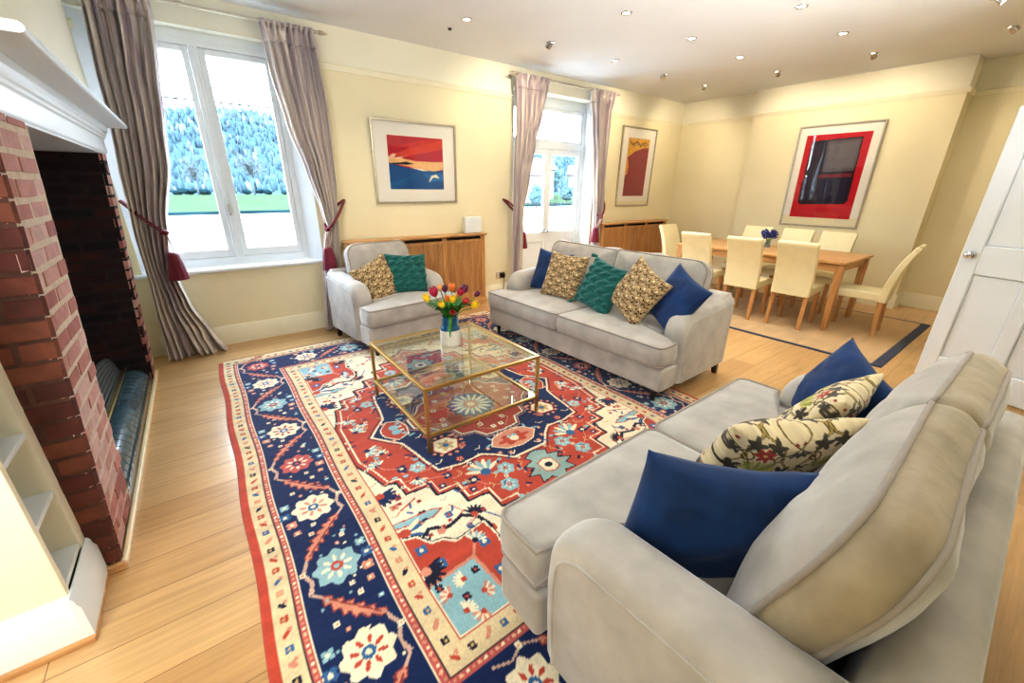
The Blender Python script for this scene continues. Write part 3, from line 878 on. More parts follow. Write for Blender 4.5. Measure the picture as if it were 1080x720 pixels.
        for t, s, r, c in ((.07,.115*flip,.022,LBLUE),(.0,.125*flip,.026,MID),(-.07,.11*flip,.024,SALM),(.16,.06*flip,.013,CREAM),(.24,-.05*flip,.013,CREAM),(.28,-.10*flip,.016,SALM),(.18,-.02*flip-.09,.011,LBLUE),(.12,.03*flip,.010,SALM),(-.12,.03*flip,.012,CREAM),(.03,-.128*flip,.013,CREAM)):
            p = T(t, s); small_flower(R, p[0], p[1], r, c, CREAM if c != CREAM else SALM)
        for _ in range(7):
            p = T(rr.uniform(-.12,.3), rr.uniform(-.13,.13)); R.ell(p[0], p[1], .007, .006, rr.choice([CREAM, SALM, LBLUE]))
        kind = (k+3) % 4
        cols = [(CREAM,RED,MID),((150,186,190),CREAM,RED),(CREAM,SALM,MID),((200,90,84),CREAM,NAVY)][kind]
        R.rosette(x, y, .088 if kind != 3 else .08, cols[0], cols[1], cols[2], 8, k*.4)
    along(.285, .415, seg)
    # field
    nxq = (np.abs(R.X)/FHX); nyq = (np.abs(R.Y)/FHY)
    ins = (nxq <= 1) & (nyq <= 1)
    R.C[ins] = Q.sample(nxq[ins], nyq[ins])
    # hand-knotted abrash: rows of slightly different dye, and fine speckle
    ab_ = .88+.24*vnoise(ny, nx, (90, 4), 3)
    sp_ = 1+.20*(np.random.default_rng(5).random((ny, nx))-.5)
    R.C *= (ab_*sp_)[..., None]
    # a little wool fading towards neutral
    g = R.C.mean(2, keepdims=True); R.C = R.C*.93+g*.07
    P = np.stack([R.X, R.Y, np.full_like(R.X, .011)], -1)
    ed = np.minimum(E/.012, 1); P[..., 2] = .002+.009*np.sqrt(np.clip(ed, 0, 1)) + .0012*(vnoise(ny, nx, (240, 180), 9)-.5)
    P[..., 0] += .006*np.sin(R.Y*7)*(np.abs(R.X)/RHX)
    return P, R.C.reshape(-1, 3)
P, Cc = paint_rug()
rug = fast_grid('persian_rug', P, M['attr_rug'], Cc)
rug.location = (1.335, 2.27, 0)
tag(rug, 'large red, navy and cream medallion rug under the glass coffee table', 'rug')
ZT = .0125   # pile height, things stand on it

# ------------------------------------------------------------------ dining rug
def dining_rug():
    x0, x1, y0, y1 = 4.68, 6.76, .66, 3.78
    nx, ny = 280, 400
    R = Ras(x0, x1, y0, y1, nx, ny, (198, 164, 116))
    Ex = np.minimum(R.X-x0, x1-R.X); Ey = np.minimum(R.Y-y0, y1-R.Y)
    R.C *= (1+.10*((np.floor(R.Y/.02) + np.floor(R.X/.02)) % 2 - .5))[..., None]
    R.C *= (.9+.2*vnoise(ny, nx, (60, 8), 2))[..., None]
    b = ((Ex < .045) | (Ey < .085))
    R.C[b] = np.array(lin((32, 40, 70)))*(.85+.3*vnoise(ny, nx, (200, 140), 8)[b])[:, None]
    P = np.stack([R.X, R.Y, np.full_like(R.X, .008)], -1)
    P[0,:,2] = P[-1,:,2] = .001; P[:,0,2] = P[:,-1,2] = .001
    o = fast_grid('dining_rug', P, M['attr_rug'], R.C.reshape(-1, 3))
    tag(o, 'flat woven straw rug with a navy border under the dining table', 'rug')
dining_rug()

# ------------------------------------------------------------------ soft furnishing helpers
def rrect(w, h, r, n=7):
    """rounded rectangle outline centred on 0, ccw list of (a,b); r = radius or four radii (top +x, top -x, bottom -x, bottom +x)"""
    pts = []
    rs = r if isinstance(r, (tuple, list)) else (r,)*4
    for sx, sy, a0, r in ((1, 1, 0, rs[0]), (-1, 1, PI/2, rs[1]), (-1, -1, PI, rs[2]), (1, -1, 3*PI/2, rs[3])):
        cx, cy = sx*(w/2-r), sy*(h/2-r)
        for k in range(n+1):
            a = a0+PI/2*k/n; pts.append((cx+r*math.cos(a), cy+r*math.sin(a)))
    # densify straights
    out = []
    for i, p in enumerate(pts):
        q = pts[(i+1) % len(pts)]
        out.append(p)
        L = math.dist(p, q)
        m = int(L/.045)
        for k in range(1, m): out.append((p[0]+(q[0]-p[0])*k/m, p[1]+(q[1]-p[1])*k/m))
    return out

def cushion(w, h, d, r, crown, bulge, seed, wr=.004, outline=None, waist=0.0):
    """boxed cushion: outline in local (x, z), thickness along y (front is -y). returns (mesh builder, front pipe pts, back pipe pts)"""
    o = outline or rrect(w, h, r)
    n = len(o); mb = MB()
    off = seed*13.7
    def wob(x, y, z):
        v = Vector((x*4+off, y*4, z*4))
        w1 = mn.noise(v)*wr*1.6
        w2 = mn.noise(Vector((x*11+off, y*11, z*11)))*wr*.6
        return w1+w2
    rings = []
    K = 9
    def face_ring(s, sgn):
        ring = []
        for a, b in o:
            x, z = a*s, b*s
            y = sgn*(d/2+crown*(1-s**2.6)**.8) if s < 1 else sgn*d/2
            y += sgn*wob(x, sgn, z)*(1-s**6)
            ring.append((x, y, z))
        return ring
    ss = [0.02+.98*(k/K)**.8 for k in range(K+1)]; ss[-1] = 1.0
    for s in ss: rings.append(face_ring(s, -1))
    nb = 6
    for k in range(1, nb):
        t = k/nb; y = -d/2+d*t; g = bulge*math.sin(PI*t)
        ring = []
        for i, (a, b) in enumerate(o):
            q = o[(i+1) % n]; pz = o[i-1]
            tx, tz = q[0]-pz[0], q[1]-pz[1]; L = math.hypot(tx, tz) or 1
            g2 = g+(wob(a, y, b)*1.5+wr*.55*mn.noise(Vector((a*30+off, y*6, b*30))))*math.sin(PI*t)
            ring.append((a+tz/L*g2, y, b-tx/L*g2))
        rings.append(ring)
    for s in ss[::-1]: rings.append(face_ring(s, 1))
    mb.grid(rings, closed_u=True)
    for i in range(K*n, (K+nb)*n): mb.m[i] = 1
    mb.f.append(tuple(range(n))); mb.m.append(0)
    base = (len(rings)-1)*n; mb.f.append(tuple(base+i for i in range(n))[::-1]); mb.m.append(0)
    return mb, [(a, -d/2, b) for a, b in o], [(a, d/2, b) for a, b in o]

def place(o, loc, rot):
    o.matrix_local = Matrix.Translation(loc) @ rot.to_4x4()

def R3(yaw=0, tilt=0, roll=0):
    return Matrix.Rotation(math.radians(yaw), 3, 'Z') @ Matrix.Rotation(-math.radians(tilt), 3, 'X') @ Matrix.Rotation(math.radians(roll), 3, 'Y')

def boxed(name, parent, loc, rot, w, h, d, r, crown, bulge, seed, wr=.004, pipe=.0075, outline=None, border=None):
    mb, p1, p2 = cushion(w, h, d, r, crown, bulge, seed, wr, outline)
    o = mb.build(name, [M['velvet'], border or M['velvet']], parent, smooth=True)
    place(o, loc, rot)
    pb = MB(); pb.tube(p1, pipe, 6, closed=True); pb.tube(p2, pipe, 6, closed=True)
    pb.build('piping', M['velvet_pipe'], o, smooth=True)
    return o

# ------------------------------------------------------------------ sofas and armchair
def arm_mesh(side, L_front=-.25, L_back=.48, w=.185, top=.665, bottom=.12):
    """english scroll-front arm: side profile in (y,z) with rounded top edge"""
    prof = []
    yf = L_front
    prof.append((L_back, bottom)); prof.append((yf+.01, bottom)); prof.append((yf, .30)); prof.append((yf-.005, .42)); prof.append((yf, .49))
    for k in range(1, 10):
        a = PI - (PI/2)*k/9
        prof.append((yf+.17+.17*math.cos(a), .49+(top-.50)*math.sin(a)))
    for k in range(1, 7): prof.append((yf+.17+(L_back-yf-.17)*k/6, top-.01+.045*k/6))
    n = len(prof)
    mb = MB(); rings = []
    r = .075
    NX = 12
    for i in range(NX+1):
        x = -w/2+w*i/NX
        xx = max(0, abs(x)-(w/2-r))/r
        ins = r*.8*(1-math.sqrt(max(0, 1-xx*xx)))
        ring = []
        for k, (y, z) in enumerate(prof):
            q = prof[(k+1) % n]; p = prof[k-1]
            if k in (0, n-1): ring.append((x, y, z - (ins if k == n-1 else 0))); continue
            if k == 1: ring.append((x, y+ins, z)); continue
            ty, tz = q[0]-p[0], q[1]-p[1]; l = math.hypot(ty, tz)
            f = 1.0
            # inward normal for this ordering
            ny_, nz_ = tz/l, -ty/l
            wobble = .0025*mn.noise(Vector((x*9, y*9+side*3, z*9)))
            ring.append((x, y+ny_*(ins+wobble)*f, z+nz_*(ins+wobble)*f))
        rings.append(ring)
    mb.grid(rings, closed_u=True)
    mb.f.append(tuple(range(n))); mb.m.append(0); b = NX*n; mb.f.append(tuple(b+i for i in range(n))[::-1]); mb.m.append(0)
    pipe_a = [(-w/2, *p[1:]) for p in rings[0][1:]]; pipe_b = [(w/2, *p[1:]) for p in rings[-1][1:]]
    return mb, pipe_a, pipe_b

def turned_leg(mb, x, y, h=.12):
    mb.lathe([(.014, 0), (.018, .008), (.016, .03), (.022, .065), (.027, .085), (.022, .095), (.028, .105), (.028, h)], 16, (x, y, 0))
def square_leg(mb, x, y, dy, h=.14):
    mb.hexa([(x-.018, y-.018+dy, 0), (x+.018, y-.018+dy, 0), (x+.018, y+.018+dy, 0), (x-.018, y+.018+dy, 0)],
            [(x-.025, y-.025, h), (x+.025, y-.025, h), (x+.025, y+.025, h), (x-.025, y+.025, h)])

def sofa(name, label, cat, loc, rz, W, nseat, nback, group=None, seed=1, D=1.0, top=.91, lean=11, outer_r=.10, border=None):
    t = thing(name, label, cat, loc, rz, group)
    yf, yb = -D/2, D/2
    wa = .185
    # base: T shaped, full width at the front
    mb = MB()
    pts = [(-W/2+.005, yf+.03), (W/2-.005, yf+.03), (W/2-.005, yf+.235), (W/2-wa*.4, yf+.24), (W/2-wa*.4, yb-.02), (-W/2+wa*.4, yb-.02), (-W/2+wa*.4, yf+.24), (-W/2+.005, yf+.235)]
    mb.prism(pts, 'z', .12, .305)
    mb.build('base', M['velvet'], t, smooth=40, bevel=.022, seg=4)
    for sd in (-1, 1):
        mb, pa, pb = arm_mesh(sd, yf+.245, yb-.02)
        o = mb.build('arm', M['velvet'], t, smooth=60); o.location = (sd*(W/2-wa/2), 0, 0)
        q = MB(); q.tube(pa if sd < 0 else pb, .0045, 6)
        q.build('piping', M['velvet'], o, smooth=True)
    # back frame
    mb = MB()
    mb.prism([(yb-.15, .14), (yb, .14), (yb+.01, .45), (yb+.035, .68), (yb+.02, .705), (yb-.02, .715), (yb-.07, .71), (yb-.10, .68), (yb-.13, .45)], 'x', -W/2+.05, W/2-.05)
    mb.build('back_frame', M['velvet'], t, smooth=50, bevel=.012, seg=3)
    # seat cushions (lying), T-shaped ends in front of the arms
    sw = (W-.03)/nseat
    dep = D-.14-.12
    for k in range(nseat):
        cx = -W/2+.015+sw*(k+.5)
        x0, x1 = -sw/2+.003, sw/2-.003
        a0 = x0+(wa+.0 if k == 0 else 0); a1 = x1-(wa if k == nseat-1 else 0)
        # outline in (x, y') with y' positive to the front
        fd = dep/2; step = fd-.205
        corner = []
        def arc(cx_, cy_, r, s, e, m=5): return [(cx_+r*math.cos(s+(e-s)*i/m), cy_+r*math.sin(s+(e-s)*i/m)) for i in range(m+1)]
        rF = .05
        out = arc(x1-rF, fd-rF, rF, 0, PI/2) + arc(x0+rF, fd-rF, rF, PI/2, PI)
        if k == 0: out += [(x0, step), (a0, step-.01)]
        out += [(a0, -fd)] + [(a1, -fd)]
        if k == nseat-1: out += [(a1, step-.01), (x1, step)]
        dense = []
        for i, p in enumerate(out):
            q = out[(i+1) % len(out)]; m = max(1, int(math.dist(p, q)/.05))
            for j in range(m): dense.append((p[0]+(q[0]-p[0])*j/m, p[1]+(q[1]-p[1])*j/m))
        # local x->x, local z->-y(front), local y(-)->up
        rot = Matrix(((1,0,0),(0,0,-1),(0,-1,0)))
        boxed('seat_cushion', t, (cx, yf+fd, .392), rot, 0, 0, .145, 0, .022, .012, seed*10+k, .004, .007, dense)
    # back cushions
    inner = W-2*wa*.93
    bw = inner/nback
    for k in range(nback):
        cx = -inner/2+bw*(k+.5)
        h = (top-.455)/math.cos(math.radians(lean))+.01
        ro = outer_r
        rad = (ro if k == nback-1 else .03, ro if k == 0 else .03, .05, .05)
        rot = R3(random.Random(seed*7+k).uniform(-1.5, 1.5), lean, random.Random(seed+k*3).uniform(-.8, .8))
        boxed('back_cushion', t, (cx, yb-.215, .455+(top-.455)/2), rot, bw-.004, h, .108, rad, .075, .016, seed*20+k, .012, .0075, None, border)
    # legs
    for sd in (-1, 1):
        mb = MB(); turned_leg(mb, sd*(W/2-.09), yf+.10); mb.build('leg', M['dark_wood'], t, smooth=50)
        mb = MB(); square_leg(mb, sd*(W/2-.05), yb-.05, .03); mb.build('leg', M['dark_wood'], t, bevel=.003)
    return t

S2 = sofa('sofa', 'grey velvet sofa with five scatter cushions, backing onto the dining area', 'sofa', (2.84, 2.49, 0), math.radians(-90+2), 2.10, 2, 2, 'grey velvet seating', 2, top=.94, lean=15)
S3 = sofa('sofa', 'grey velvet sofa in the foreground seen from behind its back cushions', 'sofa', (1.50, .40, 0), math.radians(180+.6), 1.80, 2, 2, 'grey velvet seating', 3, top=.945, lean=19, outer_r=.15, border=M['velvet_border_shade'])
AC = sofa('armchair', 'grey velvet armchair in front of the left radiator cover', 'armchair', (1.475, 3.985, 0), math.radians(6.5), 1.0, 1, 1, 'grey velvet seating', 4, D=.93, top=.94, lean=15)

# ------------------------------------------------------------------ scatter cushions
def pillow(name, label, group, loc, yaw, tilt, roll, w, h, th, material, seed, cols=None, pinch=.10, n=40, relief=None, sag=0.0, tassels=False):
    """knife-edge cushion, local (x,z) face, front is -y; one closed mesh"""
    off = seed*9.3
    u = np.linspace(-1, 1, n)
    U, V = np.meshgrid(u, u)
    X = w/2*U*(1-pinch*(1-V**2)*np.abs(U)**2); Z = h/2*V*(1-pinch*(1-U**2)*np.abs(V)**2)
    Z = Z - sag*h*np.clip(V, 0, 1)**2*(1-U**2)
    prof = np.clip((1-U**2)*(1-V**2), 0, 1)**.42
    nz = np.array([[mn.noise(Vector((a*1.7+off, b*1.7, 0.3)))*.5+mn.noise(Vector((a*4+off, b*4, 2.3)))*.2 for a in u] for b in u])
    T = th/2*prof*(1+.45*nz)
    F = T.copy()
    if relief is not None: F = F+relief(U, V)*np.clip(prof*2.2, 0, 1)
    front = np.stack([X, -F, Z], -1); back = np.stack([X, T, Z], -1)
    P = np.concatenate([front, back], 0)
    vs = P.reshape(-1, 3)
    me = bpy.data.meshes.new(name)
    idx = np.arange(n*n).reshape(n, n)
    q1 = np.stack([idx[:-1,:-1], idx[:-1,1:], idx[1:,1:], idx[1:,:-1]], -1).reshape(-1, 4)
    q2 = (n*n+np.stack([idx[:-1,:-1], idx[1:,:-1], idx[1:,1:], idx[:-1,1:]], -1)).reshape(-1, 4)
    me.from_pydata(vs.tolist(), [], np.concatenate([q1, q2]).tolist())
    me.polygons.foreach_set('use_smooth', [True]*len(me.polygons))
    me.materials.append(material)
    if cols is not None:
        uu = (U+1)/2; vv = (V+1)/2
        c = cols.sample(uu, vv).reshape(-1, 3); set_cols(me, np.concatenate([c, c]))
    bm = bmesh.new(); bm.from_mesh(me); bmesh.ops.remove_doubles(bm, verts=bm.verts, dist=1e-5); bm.to_mesh(me); bm.free()
    o = bpy.data.objects.new(name, me); COL.objects.link(o)
    place(o, loc, R3(yaw, tilt, roll))
    tag(o, label, 'cushion', group)
    if tassels:
        for sx in (-1, 1):
            for sz in (-1, 1):
                mb = MB(); p = Vector((sx*w/2*.99, 0, sz*h/2*.99)); d = Vector((sx*.8, 0, sz*.4-.5)).normalized()
                mb.ball(p+d*.012, .013, 8, 6)
                mb.tube([p+d*.015, p+d*.03, p+d*.065], [.010, .014, .019], 10)
                mb.build('tassel', material, o, smooth=50)
    return o

def damask(seed=1):
    """gold fabric with small dark repeat of leaves"""
    R = Ras(0, 1, 0, 1, 190, 190, (190, 164, 124)); rr = random.Random(seed)
    for cx in (.1, .3, .5, .7, .9):
        for j in range(6):
            cy = j*.2 + (.1 if round(cx*10) % 4 == 1 else 0)
            for sx in (-1, 1):
                R.line([(cx, cy-.10), (cx+sx*.045, cy-.05), (cx+sx*.06, cy), (cx+sx*.03, cy+.045), (cx+sx*.045, cy+.085)], .012, (136, 106, 56))
                R.ell(cx+sx*.062, cy+.03, .028, .015, (54, 44, 26), sx*.8); R.ell(cx+sx*.03, cy-.05, .026, .014, (76, 62, 34), -sx*.9)
                R.ell(cx+sx*.08, cy-.04, .02, .012, (110, 56, 38), sx*.3); R.ell(cx+sx*.085, cy+.075, .016, .010, (70, 58, 30), sx*1.2)
            R.ell(cx, cy, .028, .038, (60, 48, 28), 0, 5, .2); R.ell(cx, cy, .013, .017, (206, 160, 90)); R.ell(cx, cy+.075, .016, .024, (232, 214, 168))
    R.C *= (.72+.5*vnoise(190, 190, (40, 40), seed))[..., None]
    return R
def morris(seed=1):
    """cream fabric with scrolling olive stems, dark leaves and small red flowers"""
    R = Ras(0, 1, 0, 1, 260, 260, (226, 210, 172)); K = 1.45
    for row in range(2):
        for colm in range(2):
            cx = .25+.5*colm; cy = .25+.5*row
            for sx in (-1, 1):
                pts = [(cx+sx*K*(.02+.12*math.sin(t*PI*1.15)+.04*math.sin(t*9)), cy+K*(-.18+.36*t)) for t in [k/26 for k in range(27)]]
                R.line(pts, .019, (88, 70, 34)); R.line(pts, .008, (190, 164, 86))
                pts = [(cx+sx*K*(.16-.10*math.sin(t*PI*1.3)), cy+K*(-.17+.34*t)) for t in [k/20 for k in range(21)]]
                R.line(pts, .013, (120, 96, 46))
                sp = [(cx+sx*K*(.085+.05*(1-k/24)*math.cos(k*.42)), cy+K*(.02+.05*(1-k/24)*math.sin(k*.42))) for k in range(24)]
                R.line(sp, .014, (104, 80, 38))
                for k in range(7):
                    a = PI/2+sx*(k-3)*.34; R.ell(cx+K*(sx*.012+.055*math.cos(a)), cy+K*(-.11+.06*math.sin(a)), K*.055, K*.010, (150, 154, 70) if k % 2 else (196, 186, 104), a)
                for (dx, dy, r) in ((.12, -.10, .042), (.05, .11, .040), (.155, .05, .030)):
                    for k in range(5):
                        a = k*2*PI/5+dx*9; R.ell(cx+K*(sx*dx+r*.6*math.cos(a)), cy+K*(dy+r*.6*math.sin(a)), K*r*.8, K*r*.36, (58, 46, 34) if dy < 0 else (76, 70, 60), a)
                R.ell(cx+sx*K*.15, cy+K*.13, .016, .016, (150, 60, 46))
            if (row+colm) % 2 == 0:
                for k in range(7):
                    a = k*2*PI/7; R.ell(cx+K*.03*math.cos(a), cy+K*(.05+.03*math.sin(a)), K*.028, K*.012, (178, 66, 54), a)
                R.ell(cx, cy+K*.05, .015, .015, (228, 190, 110))
    R.C *= (.9+.2*vnoise(260, 260, (50, 50), seed))[..., None]
    return R
DAM1, DAM2, DAM3, MOR = damask(1), damask(2), damask(3), morris(1)
def cable(U, V):
    r = .016*np.abs(np.sin(V*PI*3))**.6
    ph = np.floor((V+1)*3)
    r += .013*np.sin(U*13+np.sin(V*19)*1.1+ph*1.6)*np.abs(np.sin(V*PI*3))
    return r

SG = 'scatter cushions on the middle sofa'
pillow('scatter_cushion', 'navy velvet cushion behind a gold patterned one, nearest the french doors', SG, (2.88, 3.15, .675), -78, 18, 4, .44, .44, .14, M['navy'], 1)
pillow('scatter_cushion', 'gold patterned cushion overlapping the navy one nearest the french doors', SG, (2.79, 2.86, .685), -80, 22, 2, .46, .46, .15, M['attr_fabric'], 2, DAM1, n=110)
pillow('scatter_cushion', 'teal knitted cushion with corner tassels in the middle of the sofa', SG, (2.78, 2.37, .675), -93, 26, 10, .46, .46, .15, M['teal'], 3, n=90, relief=cable, tassels=True)
pillow('scatter_cushion', 'gold patterned cushion tilted on its corner between the teal and navy cushions', SG, (2.76, 1.97, .705), -97, 24, 24, .46, .46, .15, M['attr_fabric'], 4, DAM2, n=110)
pillow('scatter_cushion', 'navy velvet cushion tilted against the near arm of the middle sofa', SG, (2.82, 1.66, .695), -106, 24, 20, .45, .45, .15, M['navy'], 5)
AG = 'scatter cushions on the armchair'
pillow('scatter_cushion', 'gold patterned cushion slumped against the left arm of the armchair', AG, (1.33, 3.99, .62), 8, 26, -20, .43, .43, .15, M['attr_fabric'], 6, DAM3, n=110)
pillow('scatter_cushion', 'teal cable-knit cushion beside the gold one on the armchair', AG, (1.64, 4.00, .65), -6, 22, 4, .43, .43, .15, M['teal'], 7, n=90, relief=cable)
FG = 'scatter cushions on the foreground sofa'
pillow('scatter_cushion', 'navy velvet cushion leaning inside the near arm of the foreground sofa', FG, (.995, .375, .60), 142, 5, -8, .50, .48, .17, M['navy'], 8, pinch=.07, sag=.05)
pillow('scatter_cushion', 'cream leaf and flower print cushion next to the near navy cushion', FG, (1.47, .42, .61), 152, 26, -3, .52, .42, .17, M['attr_fabric'], 9, MOR, n=150, sag=.06)
pillow('scatter_cushion', 'cream leaf and flower print cushion next to the far navy cushion', FG, (1.92, .41, .61), 178, 32, -3, .48, .44, .16, M['attr_fabric'], 10, MOR, n=150)
pillow('scatter_cushion', 'navy velvet cushion propped on its corner against the far arm of the foreground sofa', FG, (2.19, .43, .615), 228, 24, 16, .42, .42, .14, M['navy'], 11, pinch=.08)

# ------------------------------------------------------------------ coffee table
CT = thing('coffee_table', 'square brass framed coffee table with glass top and glass lower shelf', 'coffee table', (1.245, 2.36, ZT))
cw, cd, chh = .415, .45, .428
TKK = .010
names = []
for sx in (-1, 1):
    for sy in (-1, 1):
        MB().box((sx*cw-TKK, sy*cd-TKK, 0), (sx*cw+TKK, sy*cd+TKK, chh-.02)).build('leg', M['brass'], CT, bevel=.0015)
for nm, z in (('top_frame', chh-.02), ('shelf_frame', .105)):
    mb = MB()
    for sy in (-1, 1): mb.box((-cw+TKK, sy*cd-TKK, z), (cw-TKK, sy*cd+TKK, z+.02))
    for sx in (-1, 1): mb.box((sx*cw-TKK, -cd+TKK, z), (sx*cw+TKK, cd-TKK, z+.02))
    if z > .2:
        for sx in (-1, 1):
            for sy in (-1, 1): mb.box((sx*cw-TKK, sy*cd-TKK, z), (sx*cw+TKK, sy*cd+TKK, z+.02))
    mb.build(nm, M['brass'], CT, bevel=.0015)
MB().box((-cw+TKK, -cd+TKK, chh-.006), (cw-TKK, cd-TKK, chh)).build('glass_top', M['table_glass'], CT)
MB().box((-cw+TKK, -cd+TKK, .119), (cw-TKK, cd-TKK, .125)).build('glass_shelf', M['table_glass'], CT)
TZ = ZT+chh

# ------------------------------------------------------------------ vase with tulips
VX, VY = 1.285, 2.44
VS = thing('vase', 'two-tone ceramic vase, white below and blue above, holding tulips on the coffee table', 'vase', (VX, VY, TZ))
MB().lathe([(.062, 0), (.070, .004), (.072, .015), (.072, .105), (.071, .118)], 28).build('body', M['ceramic'], VS, smooth=40)
MB().lathe([(.071, .118), (.070, .124), (.058, .142), (.053, .155), (.053, .20), (.057, .21), (.055, .213), (.049, .205), (.049, .16), (.052, .145), (.05, .13)], 28, cap=False).build('glazed_neck', M['ceramic_blue'], VS, smooth=40)

def tulip_bloom(mb, c, d, r, L, openness=0.0, seed=0):
    """six petals round an egg; axis d"""
    d = d.normalized(); a = d.orthogonal().normalized(); b = d.cross(a)
    rr = random.Random(seed)
    for ringi in range(2):
        for k in range(3):
            ang = 2*PI*k/3+ringi*PI/3+seed
            rows = []
            for i in range(7):
                t = i/6
                rad = r*(math.sin(PI*min(1, t*.78+.12)))**.8*(1+.10*ringi)+openness*r*t*t
                wd = 1.15*math.sin(PI*min(1, (t*.85+.14)))**.7*(1-t**5*.8)
                row = []
                for j in range(5):
                    s = (j-2)/2
                    th = ang+s*wd*.75
                    rad2 = rad*(1-.06*abs(s))
                    row.append(c+d*(L*t-.006*abs(s)*t)+(a*math.cos(th)+b*math.sin(th))*rad2)
                rows.append(row)
            mb.grid(rows)
TC = {'yellow': (252, 206, 24), 'magenta': (176, 14, 66), 'purple': (92, 14, 62), 'orange': (236, 128, 52), 'red': (190, 38, 44), 'peach': (238, 172, 96)}
TM = {k: mat('tulip petal '+k, c, .45, var=.12, scale=40, sheen=.2) for k, c in TC.items()}
CAMP = Vector((0, 0, H))
def ray(px, py):
    return (fw + rt2*((px-540)/426.476) + up2*((360-py)/426.476))
TL = [ # image px, depth offset, colour, size, label
 (449.2, 313.5, -.02, 'yellow', 1.1, 'yellow tulip furthest left in the vase'),
 (465.3, 320.5, -.09, 'yellow', 1.0, 'yellow tulip low at the left front of the bouquet'),
 (477.5, 315.0, -.07, 'yellow', 1.05, 'yellow tulip in the middle of the bouquet'),
 (501.5, 321.0, -.04, 'yellow', 1.1, 'yellow tulip furthest right in the vase'),
 (457.0, 307.0, .0, 'magenta', 1.3, 'large magenta tulip at the upper left of the bouquet'),
 (464.0, 302.5, .03, 'peach', .85, 'small peach tulip beside the large magenta one'),
 (469.0, 304.0, .0, 'purple', .9, 'dark purple tulip left of the topmost orange tulip'),
 (476.8, 301.5, .04, 'orange', 1.0, 'orange tulip at the top of the bouquet'),
 (486.0, 307.0, -.01, 'magenta', 1.05, 'magenta tulip against the tall dark purple one'),
 (490.0, 304.0, .02, 'purple', 1.2, 'tall dark purple tulip at the upper right of the bouquet'),
 (471.5, 314.5, -.05, 'orange', .9, 'orange tulip left of the middle yellow one'),
 (491.3, 317.0, -.03, 'red', 1.0, 'red tulip at the right of the bouquet'),
 (503.5, 309.5, .04, 'purple', .85, 'small dark purple tulip furthest right and back'),
 (477.5, 329.0, -.10, 'red', .9, 'red tulip drooping lowest at the front above the vase'),
 (482.5, 311.0, .07, 'peach', .9, 'peach tulip at the back behind the yellow ones'),
]
rr = random.Random(11)
fwd2 = Vector((VX, VY, 0)).normalized()
for i, (px, py, off, colr, s, lab) in enumerate(TL):
    d = ray(px, py)
    t = (Vector((VX, VY, 0)).length + off)/(d.x*fwd2.x+d.y*fwd2.y)
    tip = CAMP + d*t
    root = Vector((VX+rr.uniform(-.03, .03), VY+rr.uniform(-.03, .03), TZ+.12))
    outv = Vector((tip.x-VX, tip.y-VY, 0))
    neck = Vector((VX+outv.x*.18, VY+outv.y*.18, TZ+.21))
    if neck.to_2d() != Vector((VX, VY)):
        e = Vector((neck.x-VX, neck.y-VY)); 
        if e.length > .036: e *= .036/e.length
        neck.x, neck.y = VX+e.x, VY+e.y
    axis = (tip-neck+Vector((0, 0, .05))).normalized()
    if 'droop' in lab: axis = Vector((-.25, -.6, .5)).normalized()
    L = .058*s; base = tip-axis*L*.5
    tp = thing('tulip', lab, 'tulip', tuple(root), 0, 'tulips in the vase')
    bb = MB(); tulip_bloom(bb, base-root, axis, .0215*s, L, .25 if colr in ('magenta',) else .05, i)
    o = bb.build('bloom', TM[colr], tp, smooth=True, fix=False)
    mid = (neck+base)/2 + Vector((0, 0, .012))
    pts = [Vector((0,0,0)), neck-root, mid-root, base-root-axis*.015, base-root+axis*.002]
    sm = []
    for a in range(len(pts)-1):
        for q in range(4): sm.append(pts[a].lerp(pts[a+1], q/4))
    sm.append(pts[-1])
    MB().tube(sm, .0032, 6).build('stem', M['stem'], tp, smooth=True)
    # leaves
    for q in range(4):
        ang = math.atan2(outv.y, outv.x)+rr.uniform(-.9, .9)+q*1.9
        l = rr.uniform(.10, .19); lm = MB(); rows = []
        o3 = Vector((math.cos(ang), math.sin(ang), 0)); sd = Vector((-o3.y, o3.x, 0))
        st = Vector((neck.x-root.x, neck.y-root.y, neck.z-root.z-.005))
        for k in range(9):
            tt = k/8
            p = st+o3*(l*.75*tt)+Vector((0, 0, l*.62*math.sin(tt*PI*.62)-.01*tt))
            w = .026*math.sin(PI*min(1, tt*.9+.08))**.7*(1-tt**6)
            rows.append([p-sd*w+Vector((0,0,.006)), p, p+sd*w+Vector((0,0,.006))])
        lm.grid(rows); lm.build('leaf', M['leaf'], tp, smooth=True, fix=False)
# one long leaf drooping over the front of the vase
ll = MB(); rows = []
f2 = -fwd2; sd = Vector((-f2.y, f2.x, 0))
for k in range(12):
    t = k/11
    p = Vector((0, 0, .218)) + f2*(.05+.05*math.sin(PI*min(1, t*1.2)*.6)) + Vector((0, 0, .02*math.sin(PI*t)-.13*t*t)) + sd*(.004*math.sin(t*4))
    w = .011*math.sin(PI*min(1, t*.92+.06))**.6
    rows.append([p-sd*w, p+f2*.003, p+sd*w])
ll.grid(rows); lo = ll.build('tulip_leaf', M['leaf'], None, smooth=True, fix=False); lo.location = (VX, VY, TZ)
tag(lo, 'long green leaf drooping down the front of the vase', 'leaf')

